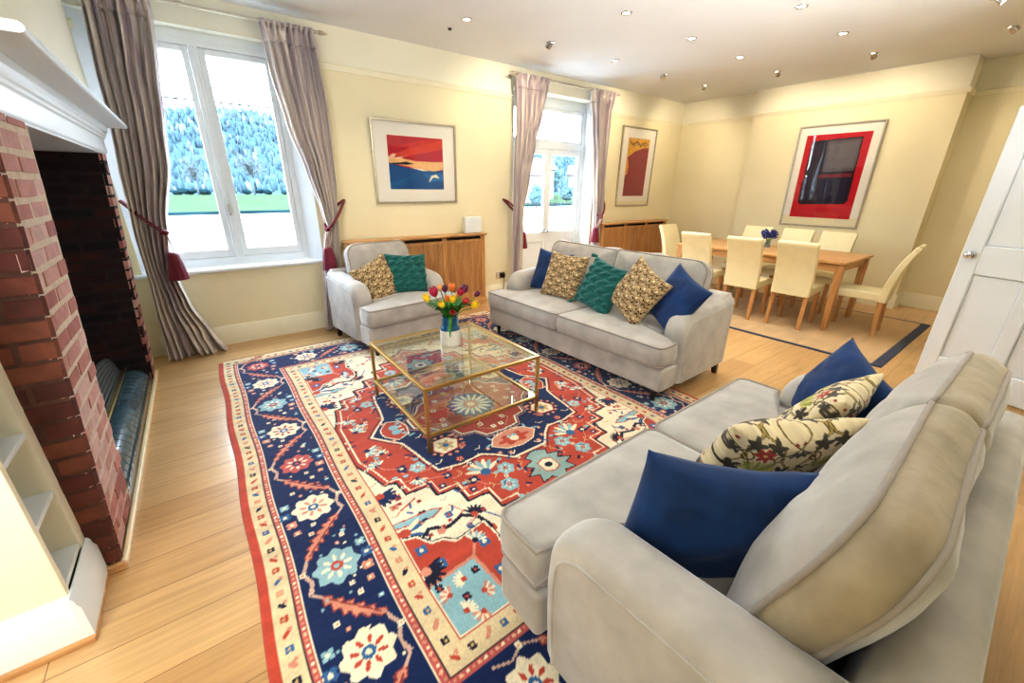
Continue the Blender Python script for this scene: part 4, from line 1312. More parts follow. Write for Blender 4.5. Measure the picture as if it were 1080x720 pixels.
# ------------------------------------------------------------------ curtains
CUR_M, nt_, b_ = new_mat('taupe satin curtain')
tc_ = nt_.nodes.new('ShaderNodeTexCoord'); mp_ = nt_.nodes.new('ShaderNodeMapping'); mp_.inputs['Scale'].default_value = (17, 17, .5)
nn_ = nt_.nodes.new('ShaderNodeTexNoise'); nn_.inputs['Scale'].default_value = 1.0; nn_.inputs['Detail'].default_value = 3
cr_ = nt_.nodes.new('ShaderNodeValToRGB'); cr_.color_ramp.elements[0].position = .35; cr_.color_ramp.elements[1].position = .65
cr_.color_ramp.elements[0].color = rgba((172, 157, 166)); cr_.color_ramp.elements[1].color = rgba((240, 230, 216))  # mauve to cream streaks put fold shadow and highlight into the colour
nt_.links.new(tc_.outputs['Object'], mp_.inputs['Vector']); nt_.links.new(mp_.outputs['Vector'], nn_.inputs['Vector'])
nt_.links.new(nn_.outputs['Fac'], cr_.inputs['Fac']); nt_.links.new(cr_.outputs['Color'], b_.inputs['Base Color'])
b_.inputs['Roughness'].default_value = .42; b_.inputs['Sheen Weight'].default_value = .3
M['curtain'] = CUR_M

def interp(tab, z):
    """tab: list of (z, value) descending z"""
    if z >= tab[0][0]: return tab[0][1]
    for (z0, v0), (z1, v1) in zip(tab[:-1], tab[1:]):
        if z0 >= z >= z1:
            t = (z0-z)/(z0-z1); t = t*t*(3-2*t)*.5+t*.5
            return v0+(v1-v0)*t
    return tab[-1][1]
def curtain(label, left, right, folds, seed, y0, ydep, ztop=2.80, zbot=.012, puddle=0.0):
    t = thing('curtain', label, 'curtain', ((left[-1][1]+right[-1][1])/2, y0, 0), 0, 'taupe satin curtains')
    ox = (left[-1][1]+right[-1][1])/2
    r_ = random.Random(seed)
    ph = [r_.uniform(-.5, .5) for _ in range(folds+2)]; am = [r_.uniform(.65, 1.25) for _ in range(folds+2)]
    nx = folds*10; nz = 70
    rows = []
    zh = ztop-.13
    def pt(u, z):
        a, b = interp(left, z), interp(right, z)
        wdt = b-a
        k = u*folds; i = int(k)
        s = math.sin(2*PI*k + ph[min(i, folds)]*math.sin(PI*(k-i)))
        depth = ydep(z)*am[min(i, folds)]
        n1 = mn.noise(Vector((u*5+seed, z*1.3, seed*.7)))
        y = depth*s + .018*n1
        x = a+wdt*u + .010*math.sin(4*PI*k+.6)*min(1, wdt/.4) + .010*mn.noise(Vector((u*3, z*2, seed+4)))
        if puddle and z < .35:
            q = (1-z/.35)**2
            y -= puddle*q*(.5+.6*math.sin(u*9+1)); x += puddle*.4*q*math.sin(u*14)
        return (x-ox, y, z)
    for j in range(nz+1):
        z = zh+(zbot-zh)*j/nz
        rows.append([pt(i/nx, z) for i in range(nx+1)])
    mb = MB(); mb.grid(rows)
    o = mb.build('drape', M['curtain'], t, smooth=True, fix=False)
    s = o.modifiers.new('thick', 'SOLIDIFY'); s.thickness = .003
    # pencil pleat heading
    rows = []
    a, b = left[0][1], right[0][1]
    for j in range(8):
        q = j/7; z = ztop+.02+(zh-.01-ztop-.02)*q
        row = []
        for i in range(nx+1):
            u = i/nx
            k = u*folds*1.5
            flare = .012*(1-q)*(1-q)
            yb = (.034+flare*1.8)*math.sin(2*PI*k)*(.75 if .35 < q < .8 else 1.25)
            pp = pt(u, zh)
            row.append((a-ox+(b-a)*u*1.0*(1-q)+ (pp[0]-0*a)*q - (a-ox+(b-a)*u)*0*q if False else (a-ox+(b-a)*u)*(1-q)+pp[0]*q, yb*(1-q)+pp[1]*q-.004, z+.014*math.sin(2*PI*k)*(1-q)))
        rows.append(row)
    mb = MB(); mb.grid(rows); h = mb.build('heading', M['curtain'], t, smooth=True, fix=False)
    s = h.modifiers.new('thick', 'SOLIDIFY'); s.thickness = .004
    return t
YC = 4.60
def dep_std(zt, mn_, mx):
    def f(z):
        q = min(1, abs(z-zt)/.9)
        return mn_+(mx-mn_)*q
    return f
def dep_tied(zt, a, b, c):
    """fold depth: a at top, b at tie, c at floor"""
    def f(z):
        if z > zt: q = min(1, (z-zt)/1.5); return b+(a-b)*q**.7
        q = min(1, (zt-z)/zt); return b+(c-b)*q**.7
    return f
curtain('left hand curtain of the casement window, tied back over the fireplace corner',
        [(2.8,-.34),(2.12,-.37),(1.46,-.42),(1.09,-.44),(.78,-.44),(.3,-.46),(0,-.47)],
        [(2.8,.06),(2.67,.05),(2.16,-.02),(1.68,-.08),(1.2,-.20),(.95,-.24),(.84,-.25),(.49,-.20),(.2,-.10),(0,-.03)], 7, 1, YC-.02, dep_tied(1.12,.050,.042,.060), puddle=.05)
curtain('right hand curtain of the casement window, behind the armchair',
        [(2.8,.76),(2.44,.78),(2.04,.84),(1.64,.95),(1.24,1.03),(1.08,1.06),(1.0,1.02),(.61,.95),(0,.90)],
        [(2.8,1.20),(2.46,1.21),(2.07,1.22),(1.56,1.21),(1.14,1.18),(.8,1.15),(.49,1.12),(0,1.08)], 7, 2, YC, dep_tied(1.1,.050,.036,.040))
curtain('left hand curtain of the french doors, beside the wall socket',
        [(2.8,3.50),(2.27,3.52),(1.47,3.49),(.46,3.46),(0,3.46)],
        [(2.8,4.02),(2.41,3.93),(2.07,3.82),(1.59,3.72),(1.17,3.62),(.58,3.62),(0,3.64)], 6, 3, YC, dep_tied(1.14,.050,.040,.04))
curtain('right hand curtain of the french doors, beside the tall red print',
        [(2.8,4.84),(2.38,4.90),(1.75,5.0),(1.08,5.08),(.68,5.10),(0,5.06)],
        [(2.8,5.35),(2.54,5.26),(1.89,5.25),(1.34,5.28),(1.02,5.28),(.66,5.33),(0,5.34)], 6, 4, YC, dep_tied(1.08,.050,.034,.04))

def pole(label, x0, x1, z=2.80):
    t = thing('curtain_pole', label, 'curtain pole', (x0, YC, z), 0, 'curtain poles')
    MB().tube([(0, 0, 0), (x1-x0, 0, 0)], .011, 10).build('rod', M['silver'], t, smooth=50)
    for x, s in ((0, -1), (x1-x0, 1)):
        MB().lathe([(.012, 0), (.02, s*.012), (.016, s*.02), (.019, s*.035), (.010, s*.06), (.002, s*.085)], 12, (x, 0, 0), 'x').build('finial', M['silver'], t, smooth=50)
    for x in (.05, x1-x0-.05):
        mb = MB(); mb.tube([(x, .0, 0), (x, YA-YC-.004, 0)], .008, 8); mb.lathe([(.026, YA-YC-.012), (.026, YA-YC-.002)], 14, (x, 0, 0), 'y'); mb.build('bracket', M['silver'], t, smooth=50)
pole('slim curtain pole over the casement window', -.42, 1.23)
pole('slim curtain pole over the french doors', 3.47, 5.37)

# tiebacks: twisted cord, knot and bell tassel
def tieback(label, hook, knot, far, tz, tx, wrap_y=.10, two=1):
    """hook on the wall, front strand to the knot, back strand behind the drape; tassel hangs below"""
    t = thing('curtain_tieback', label, 'tieback', hook, 0, 'burgundy tassel tiebacks')
    hk = Vector(hook); kn = Vector(knot)-hk; fr = Vector(far)-hk
    def strand(p0, p1, p2, p3):
        out = []
        for k in range(25):
            s = k/24
            out.append(p0*(1-s)**3+p1*3*s*(1-s)**2+p2*3*s*s*(1-s)+p3*s**3)
        return out
    mb = MB()
    z0 = Vector((0, 0, 0))
    path_f = strand(z0, z0+Vector((kn.x*.2, -.16, -.03)), kn+Vector((-kn.x*.35, -.035, .07)), kn)
    path_b = strand(z0, z0+Vector((fr.x*.4, .02, -.06)), fr+Vector((0, .03, .02)), kn)
    for path in (path_f, path_b):
        dense = []
        for a in range(len(path)-1):
            for q in range(3): dense.append(path[a].lerp(path[a+1], q/3))
        for sgn in (0, PI):
            tw = []
            for i, p in enumerate(dense):
                tg = (dense[min(i+1, len(dense)-1)]-dense[max(i-1, 0)]).normalized()
                n = tg.cross(Vector((0, 0, 1))).normalized() if abs(tg.z) < .95 else Vector((1, 0, 0)); b = tg.cross(n)
                an = i*.75+sgn
                tw.append(p+(n*math.cos(an)+b*math.sin(an))*.007)
            mb.tube(tw, .0085, 6)
    mb.build('rope', M['burgundy'], t, smooth=60)
    mb = MB(); mb.ball(kn, .030, 12, 8, (1, .9, .85))
    mb.tube([kn+Vector((-.022, -.02, -.01)), kn+Vector((.0, -.034, .012)), kn+Vector((.024, -.02, -.004))], .012, 8); mb.build('knot', M['burgundy'], t, smooth=60)
    tp = Vector((tx, knot[1]-.02, tz))-hk
    mb = MB()
    for dx in (-.016, .016): mb.tube([kn+Vector((dx*.5, -.015, -.02)), (kn+tp)/2+Vector((dx*1.2, -.015, .01)), tp+Vector((dx, 0, .05))], .0055, 6)
    mb.build('cord', M['burgundy'] if not two else mat('pale cord', (190, 150, 140), .6), t, smooth=60)
    mb = MB(); mb.lathe([(.008, .06), (.032, .055), (.046, .04), (.048, .02), (.052, 0)], 20, tuple(tp)); mb.build('tassel_cap', M['burgundy'], t, smooth=60)
    mb = MB(); rows = []
    for j in range(7):
        q = j/6; row = []
        for k in range(48):
            a = 2*PI*k/48; rad = (.052+.022*q**.7)*(1+.05*math.sin(12*a)*q)
            row.append((tp.x+rad*math.cos(a), tp.y+rad*math.sin(a), tp.z-.17*q))
        rows.append(row)
    mb.grid(rows, closed_u=True); mb.f.append(tuple(6*48+k for k in range(48))); mb.m.append(0)
    mb.build('tassel_skirt', M['burgundy'], t, smooth=60)
tieback('burgundy cord tieback with tassel on the curtain beside the fireplace', (-.47, 4.757, 1.37), (-.235, 4.49, 1.13), (-.30, 4.67, 1.16), .91, -.225)
tieback('burgundy cord tieback with tassel on the curtain above the armchair', (1.31, 4.757, 1.36), (1.04, 4.50, 1.09), (1.02, 4.66, 1.09), .86, 1.01)
tieback('burgundy cord tieback on the left curtain of the french doors, tassel half hidden', (3.41, 4.757, 1.35), (3.63, 4.655, 1.12), (3.64, 4.69, 1.12), .86, 3.66)
tieback('burgundy cord tieback with tassel on the right curtain of the french doors', (5.37, 4.757, 1.38), (5.12, 4.50, 1.08), (5.06, 4.66, 1.1), .87, 5.00)

# ------------------------------------------------------------------ framed prints
def picture(label, loc, rz, w, h, margin, ras, fw_=.022, frame=None, tilt=1.5):
    t = thing('framed_print', label, 'picture', loc, rz, 'framed abstract prints')
    t.rotation_euler = (math.radians(tilt), 0, rz)
    mb = MB(); rect_frame(mb, -w/2, w/2, -h/2, h/2, fw_, -.026, .0); mb.build('frame', frame or M['silver'], t, bevel=.003)
    MB().box((-w/2+fw_, -.010, -h/2+fw_), (w/2-fw_, -.002, h/2-fw_)).build('mount', M['mat_board'], t)
    pw, ph = w-2*margin[0], h-2*margin[1]
    ny, nx = ras.ny, ras.nx
    xs = np.linspace(-pw/2, pw/2, nx); zs = np.linspace(-ph/2, ph/2, ny); X, Z = np.meshgrid(xs, zs)
    o = fast_grid('print', np.stack([X, np.full_like(X, -.0115), Z], -1), M['attr_print'], ras.C.reshape(-1, 3), smooth=False); o.parent = t
    MB().box((-w/2+fw_, -.020, -h/2+fw_), (w/2-fw_, -.018, h/2-fw_)).build('glazing', M['pic_glass'], t)
    return t
def wavy(y, a, ph, f): return [(x/24, y+a*math.sin(x/24*f+ph)+a*.5*math.sin(x/24*f*2.3+ph*2)) for x in range(25)]
A = Ras(0, 1, 0, 1, 150, 140, (186, 30, 52))
A.poly([(0,.66),(.2,.70),(.5,.86),(.75,.90),(1,.98),(1,.80),(.6,.70),(.3,.62)], (214,70,56)); A.poly([(.1,.78),(.5,.82),(.9,.97),(1,1),(.5,.92)], (206,52,58))
A.poly([(0,0),(0,.50)]+[(x, .50-.05*math.sin(x*3.2)-.12*x) for x in np.linspace(0,1,12)]+[(1,0)], (14,82,140))
A.poly([(0,.56),(.15,.60),(.3,.58),(.5,.54),(.75,.54),(1,.55),(1,.40),(.8,.36),(.55,.40),(.3,.45),(.1,.48),(0,.50)], (232,186,130))
A.poly([(0,.60),(.08,.67),(.14,.66),(.1,.60),(.3,.63),(.34,.66),(.2,.58),(0,.55)], (240,196,160)); A.poly([(0,.49),(.2,.51),(.3,.53),(.45,.49),(.3,.47),(.1,.47)], (40,40,60))
A.poly([(.35,.43),(.55,.40),(.75,.36),(.6,.36)], (240,230,214)); A.poly([(.70,.13),(.80,.24),(.92,.22),(.86,.30),(.76,.27)], (244,232,206)); A.poly([(.6,.3),(1,.34),(1,.20),(.75,.14)], (20,112,172))
A.poly([(.70,.13),(.80,.24),(.92,.22),(.86,.30),(.76,.27)], (244,232,206)); A.poly([(0,.12),(.3,.22),(.5,.3),(.3,.16),(0,0)], (18,98,152)); A.C *= (.9+.2*vnoise(140,150,(12,20),5))[...,None]
picture('framed print of red sky over dark blue sea above the armchair', (2.178, YA-.004, 1.75), 0, 1.025, .865, (.175, .155), A)
B = Ras(0, 1, 0, 1, 90, 170, (140, 28, 46))
B.poly([(0,1),(1,1),(1,.86),(.7,.84),(.35,.78),(0,.66)], (216,160,50)); B.poly([(0,.66),(0,.36),(.10,.38),(.12,.56),(.06,.64)], (226,150,60))
for k in range(9): B.ell(.12+.09*k, .92-.02*(k%3), .03, .025, (120,84,34), k); 
B.line([(.05,.96),(.2,.88),(.4,.95),(.6,.88),(.8,.95),(.95,.9)], .02, (110,76,30)); B.C *= (.85+.3*vnoise(170,90,(40,14),6))[...,None]
picture('tall framed print of a dark red field under a gold band', (6.205, YA-.004, 1.83), 0, .90, 1.23, (.17, .165), B)
Cc_ = Ras(0, 1, 0, 1, 140, 180, (190, 12, 34))
Cc_.poly([(.10,.93),(.88,.95),(.90,.22),(.86,.18),(.14,.16),(.09,.2)], (34, 24, 34)); Cc_.poly([(.36,.92),(.86,.93),(.87,.57),(.38,.56)], (92, 84, 88)); Cc_.poly([(.40,.88),(.84,.90),(.84,.60),(.42,.60)], (104, 98, 100))
Cc_.poly([(.34,.53),(.86,.54),(.86,.50),(.34,.49)], (120, 22, 38)); Cc_.poly([(.40,.48),(.85,.49),(.84,.21),(.42,.19)], (22, 14, 44)); Cc_.poly([(.16,.88),(.28,.90),(.26,.3),(.15,.2)], (48,40,56)); Cc_.C *= (.9+.2*vnoise(180,140,(30,24),7))[...,None]
picture('large framed print of dark rectangles on red behind the dining table', (XBB-.004, 2.275, 1.675), -PI/2, .985, 1.36, (.115, .125), Cc_, tilt=1.5)

# ------------------------------------------------------------------ radiator covers in oak with woven lattice
def rad_cover(label, x0, x1, h, depth, npan):
    t = thing('radiator_cover', label, 'radiator cover', ((x0+x1)/2, YA-depth/2-.021, 0), 0, 'oak radiator covers')
    W = x1-x0; d = depth/2
    st = .06
    mb = MB(); mb.box((-W/2-.02, -d-.025, h-.022), (W/2+.02, d, h)); mb.build('top', M['oak'], t, bevel=.004)
    mb = MB()
    yf = -d
    xs = [-W/2+(W-st)*k/npan for k in range(npan+1)]
    for x in xs: mb.box((x, yf, .10), (x+st, yf+.02, h-.03))
    for k in range(npan):
        a, b = xs[k]+st, xs[k+1]
        mb.box((a, yf, h-.10), (b, yf+.02, h-.065)); mb.box((a, yf, .10), (b, yf+.02, .19))
        mb.box((a, yf, h-.036), (a+.02, yf+.02, h-.022)); mb.box((b-.02, yf, h-.036), (b, yf+.02, h-.022))
    mb.box((-W/2, yf+.02, .10), (-W/2+.02, d, h-.022)); mb.box((W/2-.02, yf+.02, .10), (W/2, d, h-.022))
    mb.build('frame', M['oak_z'], t, bevel=.003)
    MB().box((-W/2-.004, yf-.012, 0), (W/2+.004, d, .10)).build('plinth', M['oak'], t, bevel=.004)
    for k in range(npan):
        a, b = xs[k]+st, xs[k+1]; z0, z1 = .19, h-.10
        mb = MB(); pit = .034
        n = int(((b-a)+(z1-z0))/pit)+1
        for sgn, yo in ((1, yf+.008), (-1, yf+.0115)):
            for i in range(n):
                c = i*pit
                # line x-a + z-z0 = c  (or mirrored)
                p0 = (c, 0) if c <= b-a else (b-a, c-(b-a))
                p1 = (0, c) if c <= z1-z0 else (c-(z1-z0), z1-z0)
                if math.dist(p0, p1) < .012: continue
                w = .0072
                q = []
                for (u, v) in (p0, p1):
                    U = a+u if sgn > 0 else b-u
                    q.append((U, z0+v))
                dx, dz = q[1][0]-q[0][0], q[1][1]-q[0][1]; L = math.hypot(dx, dz); nx_, nz_ = -dz/L*w, dx/L*w
                mb.add([(q[0][0]+nx_, yo, q[0][1]+nz_), (q[1][0]+nx_, yo, q[1][1]+nz_), (q[1][0]-nx_, yo, q[1][1]-nz_), (q[0][0]-nx_, yo, q[0][1]-nz_),
                        (q[0][0]+nx_, yo+.0035, q[0][1]+nz_), (q[1][0]+nx_, yo+.0035, q[1][1]+nz_), (q[1][0]-nx_, yo+.0035, q[1][1]-nz_), (q[0][0]-nx_, yo+.0035, q[0][1]-nz_)],
                       [(3,2,1,0), (4,5,6,7), (0,1,5,4), (1,2,6,5), (2,3,7,6), (3,0,4,7)])
        mb.build('lattice_panel', M['oak_z'], t)
    MB().box((-W/2+.03, yf+.05, .11), (W/2-.03, yf+.055, h-.04)).build('inner_shade_sheet', M['shadow_in'], t)  # dark sheet behind the lattice, stands in for shade inside the cover
    return t
rad_cover('long oak radiator cover with lattice panels behind the armchair', 1.24, 2.97, .945, .19, 3)
rad_cover('oak radiator cover with lattice panels in the corner by the dining table', 5.24, 7.02, .965, .19, 3)

# white box on the radiator cover
bx = thing('white_box', 'small white ribbed box on the end of the left radiator cover', 'box', (2.84, 4.64, .947), 0)
MB().box((-.12, -.04, 0), (.12, .04, .20)).build('case', M['white'], bx, bevel=.012, seg=3)
mb = MB()
for k in range(7): mb.box((-.10, -.043, .03+k*.022), (.10, -.0395, .042+k*.022))
mb.build('front_ribs', M['white'], bx, bevel=.001)

# wall socket with a black plug
so = thing('wall_socket', 'chrome double wall socket with a black plug, left of the french doors', 'socket', (3.36, YA, .31), 0)
MB().box((-.075, -.01, -.045), (.075, -.0, .045)).build('face_plate', M['chrome'], so, bevel=.003)
mb = MB(); mb.box((.012, -.045, -.03), (.062, -.01, .028)); mb.tube([(.037, -.04, -.02), (.037, -.055, -.06), (.04, -.03, -.2), (.05, -.03, -.298)], .005, 6); mb.build('plug', M['black'], so, bevel=.004)
mb = MB()
for z in (.022,): mb.box((-.055, -.014, z), (-.03, -.009, z+.012))
mb.build('switch', M['white'], so)

# ------------------------------------------------------------------ dining table and chairs
ZD = .009
TB = thing('dining_table', 'long oak dining table surrounded by cream leather chairs', 'dining table', (5.90, 2.31, ZD))
tw, tl, th_ = .48, 1.0, .775
MB().box((-tw, -tl, th_-.03), (tw, tl, th_)).build('table_top', M['oak_y'], TB, bevel=.006)
for sx in (-1, 1):
    for sy in (-1, 1):
        x, y = sx*(tw-.055), sy*(tl-.055)
        mb = MB(); mb.hexa([(x-.026, y-.026, 0), (x+.026, y-.026, 0), (x+.026, y+.026, 0), (x-.026, y+.026, 0)], [(x-.037, y-.037, th_-.03), (x+.037, y-.037, th_-.03), (x+.037, y+.037, th_-.03), (x-.037, y+.037, th_-.03)])
        mb.build('leg', M['oak_z'], TB, bevel=.004)
for sx in (-1, 1): MB().box((sx*(tw-.055)-.011, -tl+.092, th_-.115), (sx*(tw-.055)+.011, tl-.092, th_-.03)).build('apron', M['oak_y'], TB)
for sy in (-1, 1): MB().box((-tw+.092, sy*(tl-.055)-.011, th_-.115), (tw-.092, sy*(tl-.055)+.011, th_-.03)).build('apron', M['oak'], TB)

def make_chair(label, loc, rz):
    """faces -y; back at +y curving away"""
    t = thing('dining_chair', label, 'chair', loc, rz, 'cream dining chairs')
    w = .192
    # seat pad
    mb = MB(); rows = []
    prof = [(-.235, .385), (-.24, .40), (-.238, .44), (-.225, .462), (-.15, .474), (0, .476), (.12, .472), (.19, .468), (.19, .385)]
    mb.prism(prof, 'x', -w, w); mb.build('seat', M['leather'], t, smooth=40, bevel=.012, seg=3)
    # curved back, side profile extruded
    f, b = [], []
    N = 16
    for k in range(N+1):
        s = k/N
        z = .375+.585*s
        y = .165+.02*s+.135*s**2.2
        f.append((y, z)); b.append((y+.075-.022*s, z-.012*s))
    top = []
    for k in range(1, 6):
        a = PI*k/6
        c = ((f[-1][0]+b[-1][0])/2, (f[-1][1]+b[-1][1])/2); r = (b[-1][0]-f[-1][0])/2
        top.append((c[0]-r*math.cos(a), c[1]+r*.9*math.sin(a)))
    mb = MB(); mb.prism(f+top+b[::-1], 'x', -w, w); mb.build('backrest', M['leather'], t, smooth=40, bevel=.010, seg=3)
    for sx in (-1, 1):
        x = sx*(w-.028)
        mb = MB(); mb.hexa([(x-.018, -.218, 0), (x+.018, -.218, 0), (x+.018, -.182, 0), (x-.018, -.182, 0)], [(x-.021, -.222, .388), (x+.021, -.222, .388), (x+.021, -.18, .388), (x-.021, -.18, .388)]); mb.build('leg', M['oak_z'], t, bevel=.003)
        mb = MB(); mb.hexa([(x-.018, .198, 0), (x+.018, .198, 0), (x+.018, .234, 0), (x-.018, .234, 0)], [(x-.021, .172, .38), (x+.021, .172, .38), (x+.021, .214, .38), (x-.021, .214, .38)]); mb.build('leg', M['oak_z'], t, bevel=.003)
    return t
proto = make_chair('cream dining chair pulled out at the table end, seen side on with curved back', (5.80, 1.19, ZD), math.radians(180+4))
chairs = [
 ('cream dining chair with its back to the sofas, nearest the single chair pulled out', 5.44, 1.71, 93, ),
 ('cream dining chair with its back to the sofas, middle of three in that row', 5.38, 2.23, 92, ),
 ('cream dining chair with its back to the sofas, furthest left of that row', 5.40, 2.84, 91, ),
 ('cream dining chair beyond the table, rightmost of three, below the large red print', 6.42, 1.80, -90, ),
 ('cream dining chair beyond the table, just right of the blue flowers', 6.42, 2.28, -91, ),
 ('cream dining chair beyond the table, left of the blue flowers', 6.42, 2.80, -89, ),
 ('cream dining chair at the table head beside the corner radiator cover', 5.86, 3.43, -2, ),
]
def copy_chair(lab, x, y, rz):
    c = copy_tree(proto); c['label'] = lab; c.location = (x, y, ZD); c.rotation_euler = (0, 0, math.radians(rz))
for lab, x, y, rz in chairs:
    # faces the table: local -y towards the table centre
    copy_chair(lab, x, y, rz)

# hyacinths in a small glass on the dining table
gv = thing('glass_vase', 'small clear glass vase on the dining table', 'vase', (5.98, 2.34, ZD+th_), 0)
MB().lathe([(.034, 0), (.038, .006), (.034, .05), (.030, .09), (.033, .11), (.030, .11), (.027, .09), (.031, .05), (.034, .012), (.001, .01)], 20, cap=False).build('glass_body', M['vase_glass'], gv, smooth=50)
M['blue_petal'] = mat('blue violet petals', (44, 52, 132), .6, var=.35, scale=60)
for i in range(5):
    a = i*2*PI/5+.3; fl_ = thing('hyacinth', 'blue violet flower head in the small glass vase on the dining table', 'flower', (gv.location.x, gv.location.y, gv.location.z+.02), 0, 'blue flowers in the small glass vase')
    ex = Vector((.058*math.cos(a), .058*math.sin(a), .135+.02*(i % 2)))
    MB().tube([(0,0,0), (ex.x*.2, ex.y*.2, .06), tuple(ex)], .004, 6).build('stem', M['stem'], fl_, smooth=True)
    mb = MB(); r2 = random.Random(i)
    for k in range(38):
        d = Vector((r2.gauss(0,1), r2.gauss(0,1), r2.gauss(0,1))).normalized()
        mb.ball(ex+Vector((d.x*.040, d.y*.040, d.z*.044+.01)), .011, 6, 4, (1, 1, .8))
    mb.build('bloom', M['blue_petal'], fl_, smooth=True)

# ------------------------------------------------------------------ ceiling downlights
def downlight(label, x, y, tilt_dir=None):
    t = thing('downlight', label, 'ceiling light', (x, y, ZC), 0, 'ceiling downlights')
    MB().lathe([(.030, -.001), (.034, -.006), (.046, -.006), (.049, -.001)], 24, cap=False).build('bezel', M['chrome'], t, smooth=50)
    if tilt_dir is None:
        MB().lathe([(.030, -.003), (.001, -.003)], 20, cap=False).build('bulb', M['bulb'], t)
    else:
        R = Vector((0, 0, -1)).rotation_difference(Vector((tilt_dir[0]*.8, tilt_dir[1]*.8, -.62)).normalized()).to_matrix()
        mb = MB(); mb.lathe([(.026, -.012), (.031, .02), (.033, .055), (.030, .055), (.027, .03)], 20, cap=False)
        mb.v = [tuple(R @ Vector((p[0], p[1], -p[2]))) for p in mb.v]
        mb.build('lamp_cup', M['chrome'], t, smooth=50)
        mb = MB(); mb.lathe([(.027, .045), (.001, .045)], 20, cap=False); mb.v = [tuple(R @ Vector((p[0], p[1], -p[2]))) for p in mb.v]
        mb.build('bulb', M['bulb'], t)
    return t
COLN = ['first', 'second', 'third', 'fourth', 'fifth', 'sixth']
gx = [1.35, 2.34, 3.36, 4.39, 5.40, 6.40]; gy = [.86, 1.87, 2.85, 3.83]
rown = ['row nearest the camera', 'row over the foreground sofa', 'middle row over the sofas', 'row along the window wall']
for j, y in enumerate(gy):
    for i, x in enumerate(gx):
        if (j == 0 and i < 4) or (j == 1 and i < 3) or (j == 2 and i < 2): continue
        td = None
        if j == 3 and i in (2, 4): td = (0, 1)
        if j == 3 and i == 5: td = (.7, .7)
        if i == 5 and j in (1, 2): td = (1, 0)
        if j == 0: td = (0, -1) if i == 4 else (.7, -.7)
        kind = 'round chrome downlight' if td is None else 'tilted chrome eyeball downlight'
        downlight('%s, %s, %s column from the fireplace' % (kind, rown[j], COLN[i]), x, y, td)
        ld = bpy.data.lights.new('downlight_lamp', 'SPOT'); ld.energy = 22 if j == 0 else 27; ld.color = (1, .86, .66); ld.spot_size = math.radians(110); ld.spot_blend = .8; ld.shadow_soft_size = .03
        lo_ = bpy.data.objects.new('downlight_lamp', ld); COL.objects.link(lo_); lo_.location = (x, y, ZC-.07)
        if td: lo_.rotation_euler = Vector((td[0]*.8, td[1]*.8, -.62)).to_track_quat('-Z', 'Y').to_euler()
sn = MB().lathe([(.001, -.016), (.014, -.015), (.018, -.004), (.018, -.0005)], 16, (2.33, 4.13, ZC)).build('ceiling_sensor', M['black'], None, smooth=50)
tag(sn, 'tiny dark sensor on the ceiling between the window and the french doors', 'sensor')

# ------------------------------------------------------------------ outside
M['gravel'] = mat('pale terrace', (150, 150, 148), 1, spec=0, var=.06, scale=2)
M['lawn'] = mat('lawn', (54, 68, 50), .95, spec=0, var=.15, scale=.3)
M['hill'] = mat('winter woodland', (58, 76, 84), .95, spec=0, var=.22, scale=.12)
M['twig'] = mat('bare pale twigs', (84, 94, 98), .95, spec=0, var=.2, scale=.8)
M['hedge'] = mat('dark hedge', (22, 44, 50), .95, spec=0, var=.4, scale=.8)
M['shrub'] = mat('pale teal foliage', (66, 88, 92), 1, spec=0, var=.35, scale=.8)
M['house'] = mat('pale house wall', (110, 106, 104), .9, var=.05)
M['roof'] = mat('red tiled roof', (70, 50, 50), .9, var=.15, scale=1.5)
M['winglass'] = mat('far window glass', (40, 52, 62), .2)
M['whitewall'] = mat('white rendered wall', (120, 120, 118), .9, var=.03)
struct(MB().box((-60, YO, -.30), (140, 31, -.15)).build('ground', M['gravel']))
struct(MB().box((-120, 31, -.30), (260, 96, -.12)).build('lawn', M['lawn']))
tag(MB().box((-60, 30.8, -.15), (140, 31.1, .02)).build('kerb_wall', M['hedge']), 'low dark kerb where the terrace meets the lawn', 'kerb')
def lumpy(name, x0, x1, y, d, h, mat_, n, seed):
    mb = MB(); r_ = random.Random(seed)
    for k in range(n):
        mb.ball((r_.uniform(x0, x1), y+r_.uniform(0, d), r_.uniform(.3, .7)*h-.1), h*r_.uniform(.35, .55), 8, 6, (1.5, 1, .9))
    return mb.build(name, mat_, None, smooth=True)
tag(lumpy('hedge', -25, 60, 92, 2, .95, M['hedge'], 110, 3), 'dark clipped hedge along the far side of the lawn', 'hedge')
# wooded hill
def hill_z(x, y):
    q = max(0, (y-102)/90); q = min(1, q)
    return -.12+ (21+2.5*math.sin(x*.03+1)+1.5*math.sin(x*.09))*(q*q*(3-2*q))
rows = []
for j in range(24):
    y = 96+110*j/23
    rows.append([(x, y, hill_z(x, y)) for x in np.linspace(-120, 260, 60)])
mb = MB(); mb.grid(rows); struct(mb.build('hill', M['hill'], None, smooth=True))
mb = MB(); r_ = random.Random(9)
for k in range(9000):
    y = 103+88*r_.random()**.8; x = r_.uniform(-45, 215)
    s_ = r_.uniform(.35, .85)
    mb.cur = r_.choice([0, 0, 0, 0, 1])
    mb.ball((x, y, hill_z(x, y)+s_*1.1), s_, 5, 4, (r_.uniform(.45, .8), .6, r_.uniform(1.6, 2.6)))
wd = mb.build('woodland', [M['hill'], M['twig']], None, smooth=True); tag(wd, 'bluish winter woodland covering the hillside', 'woodland', kind='stuff')
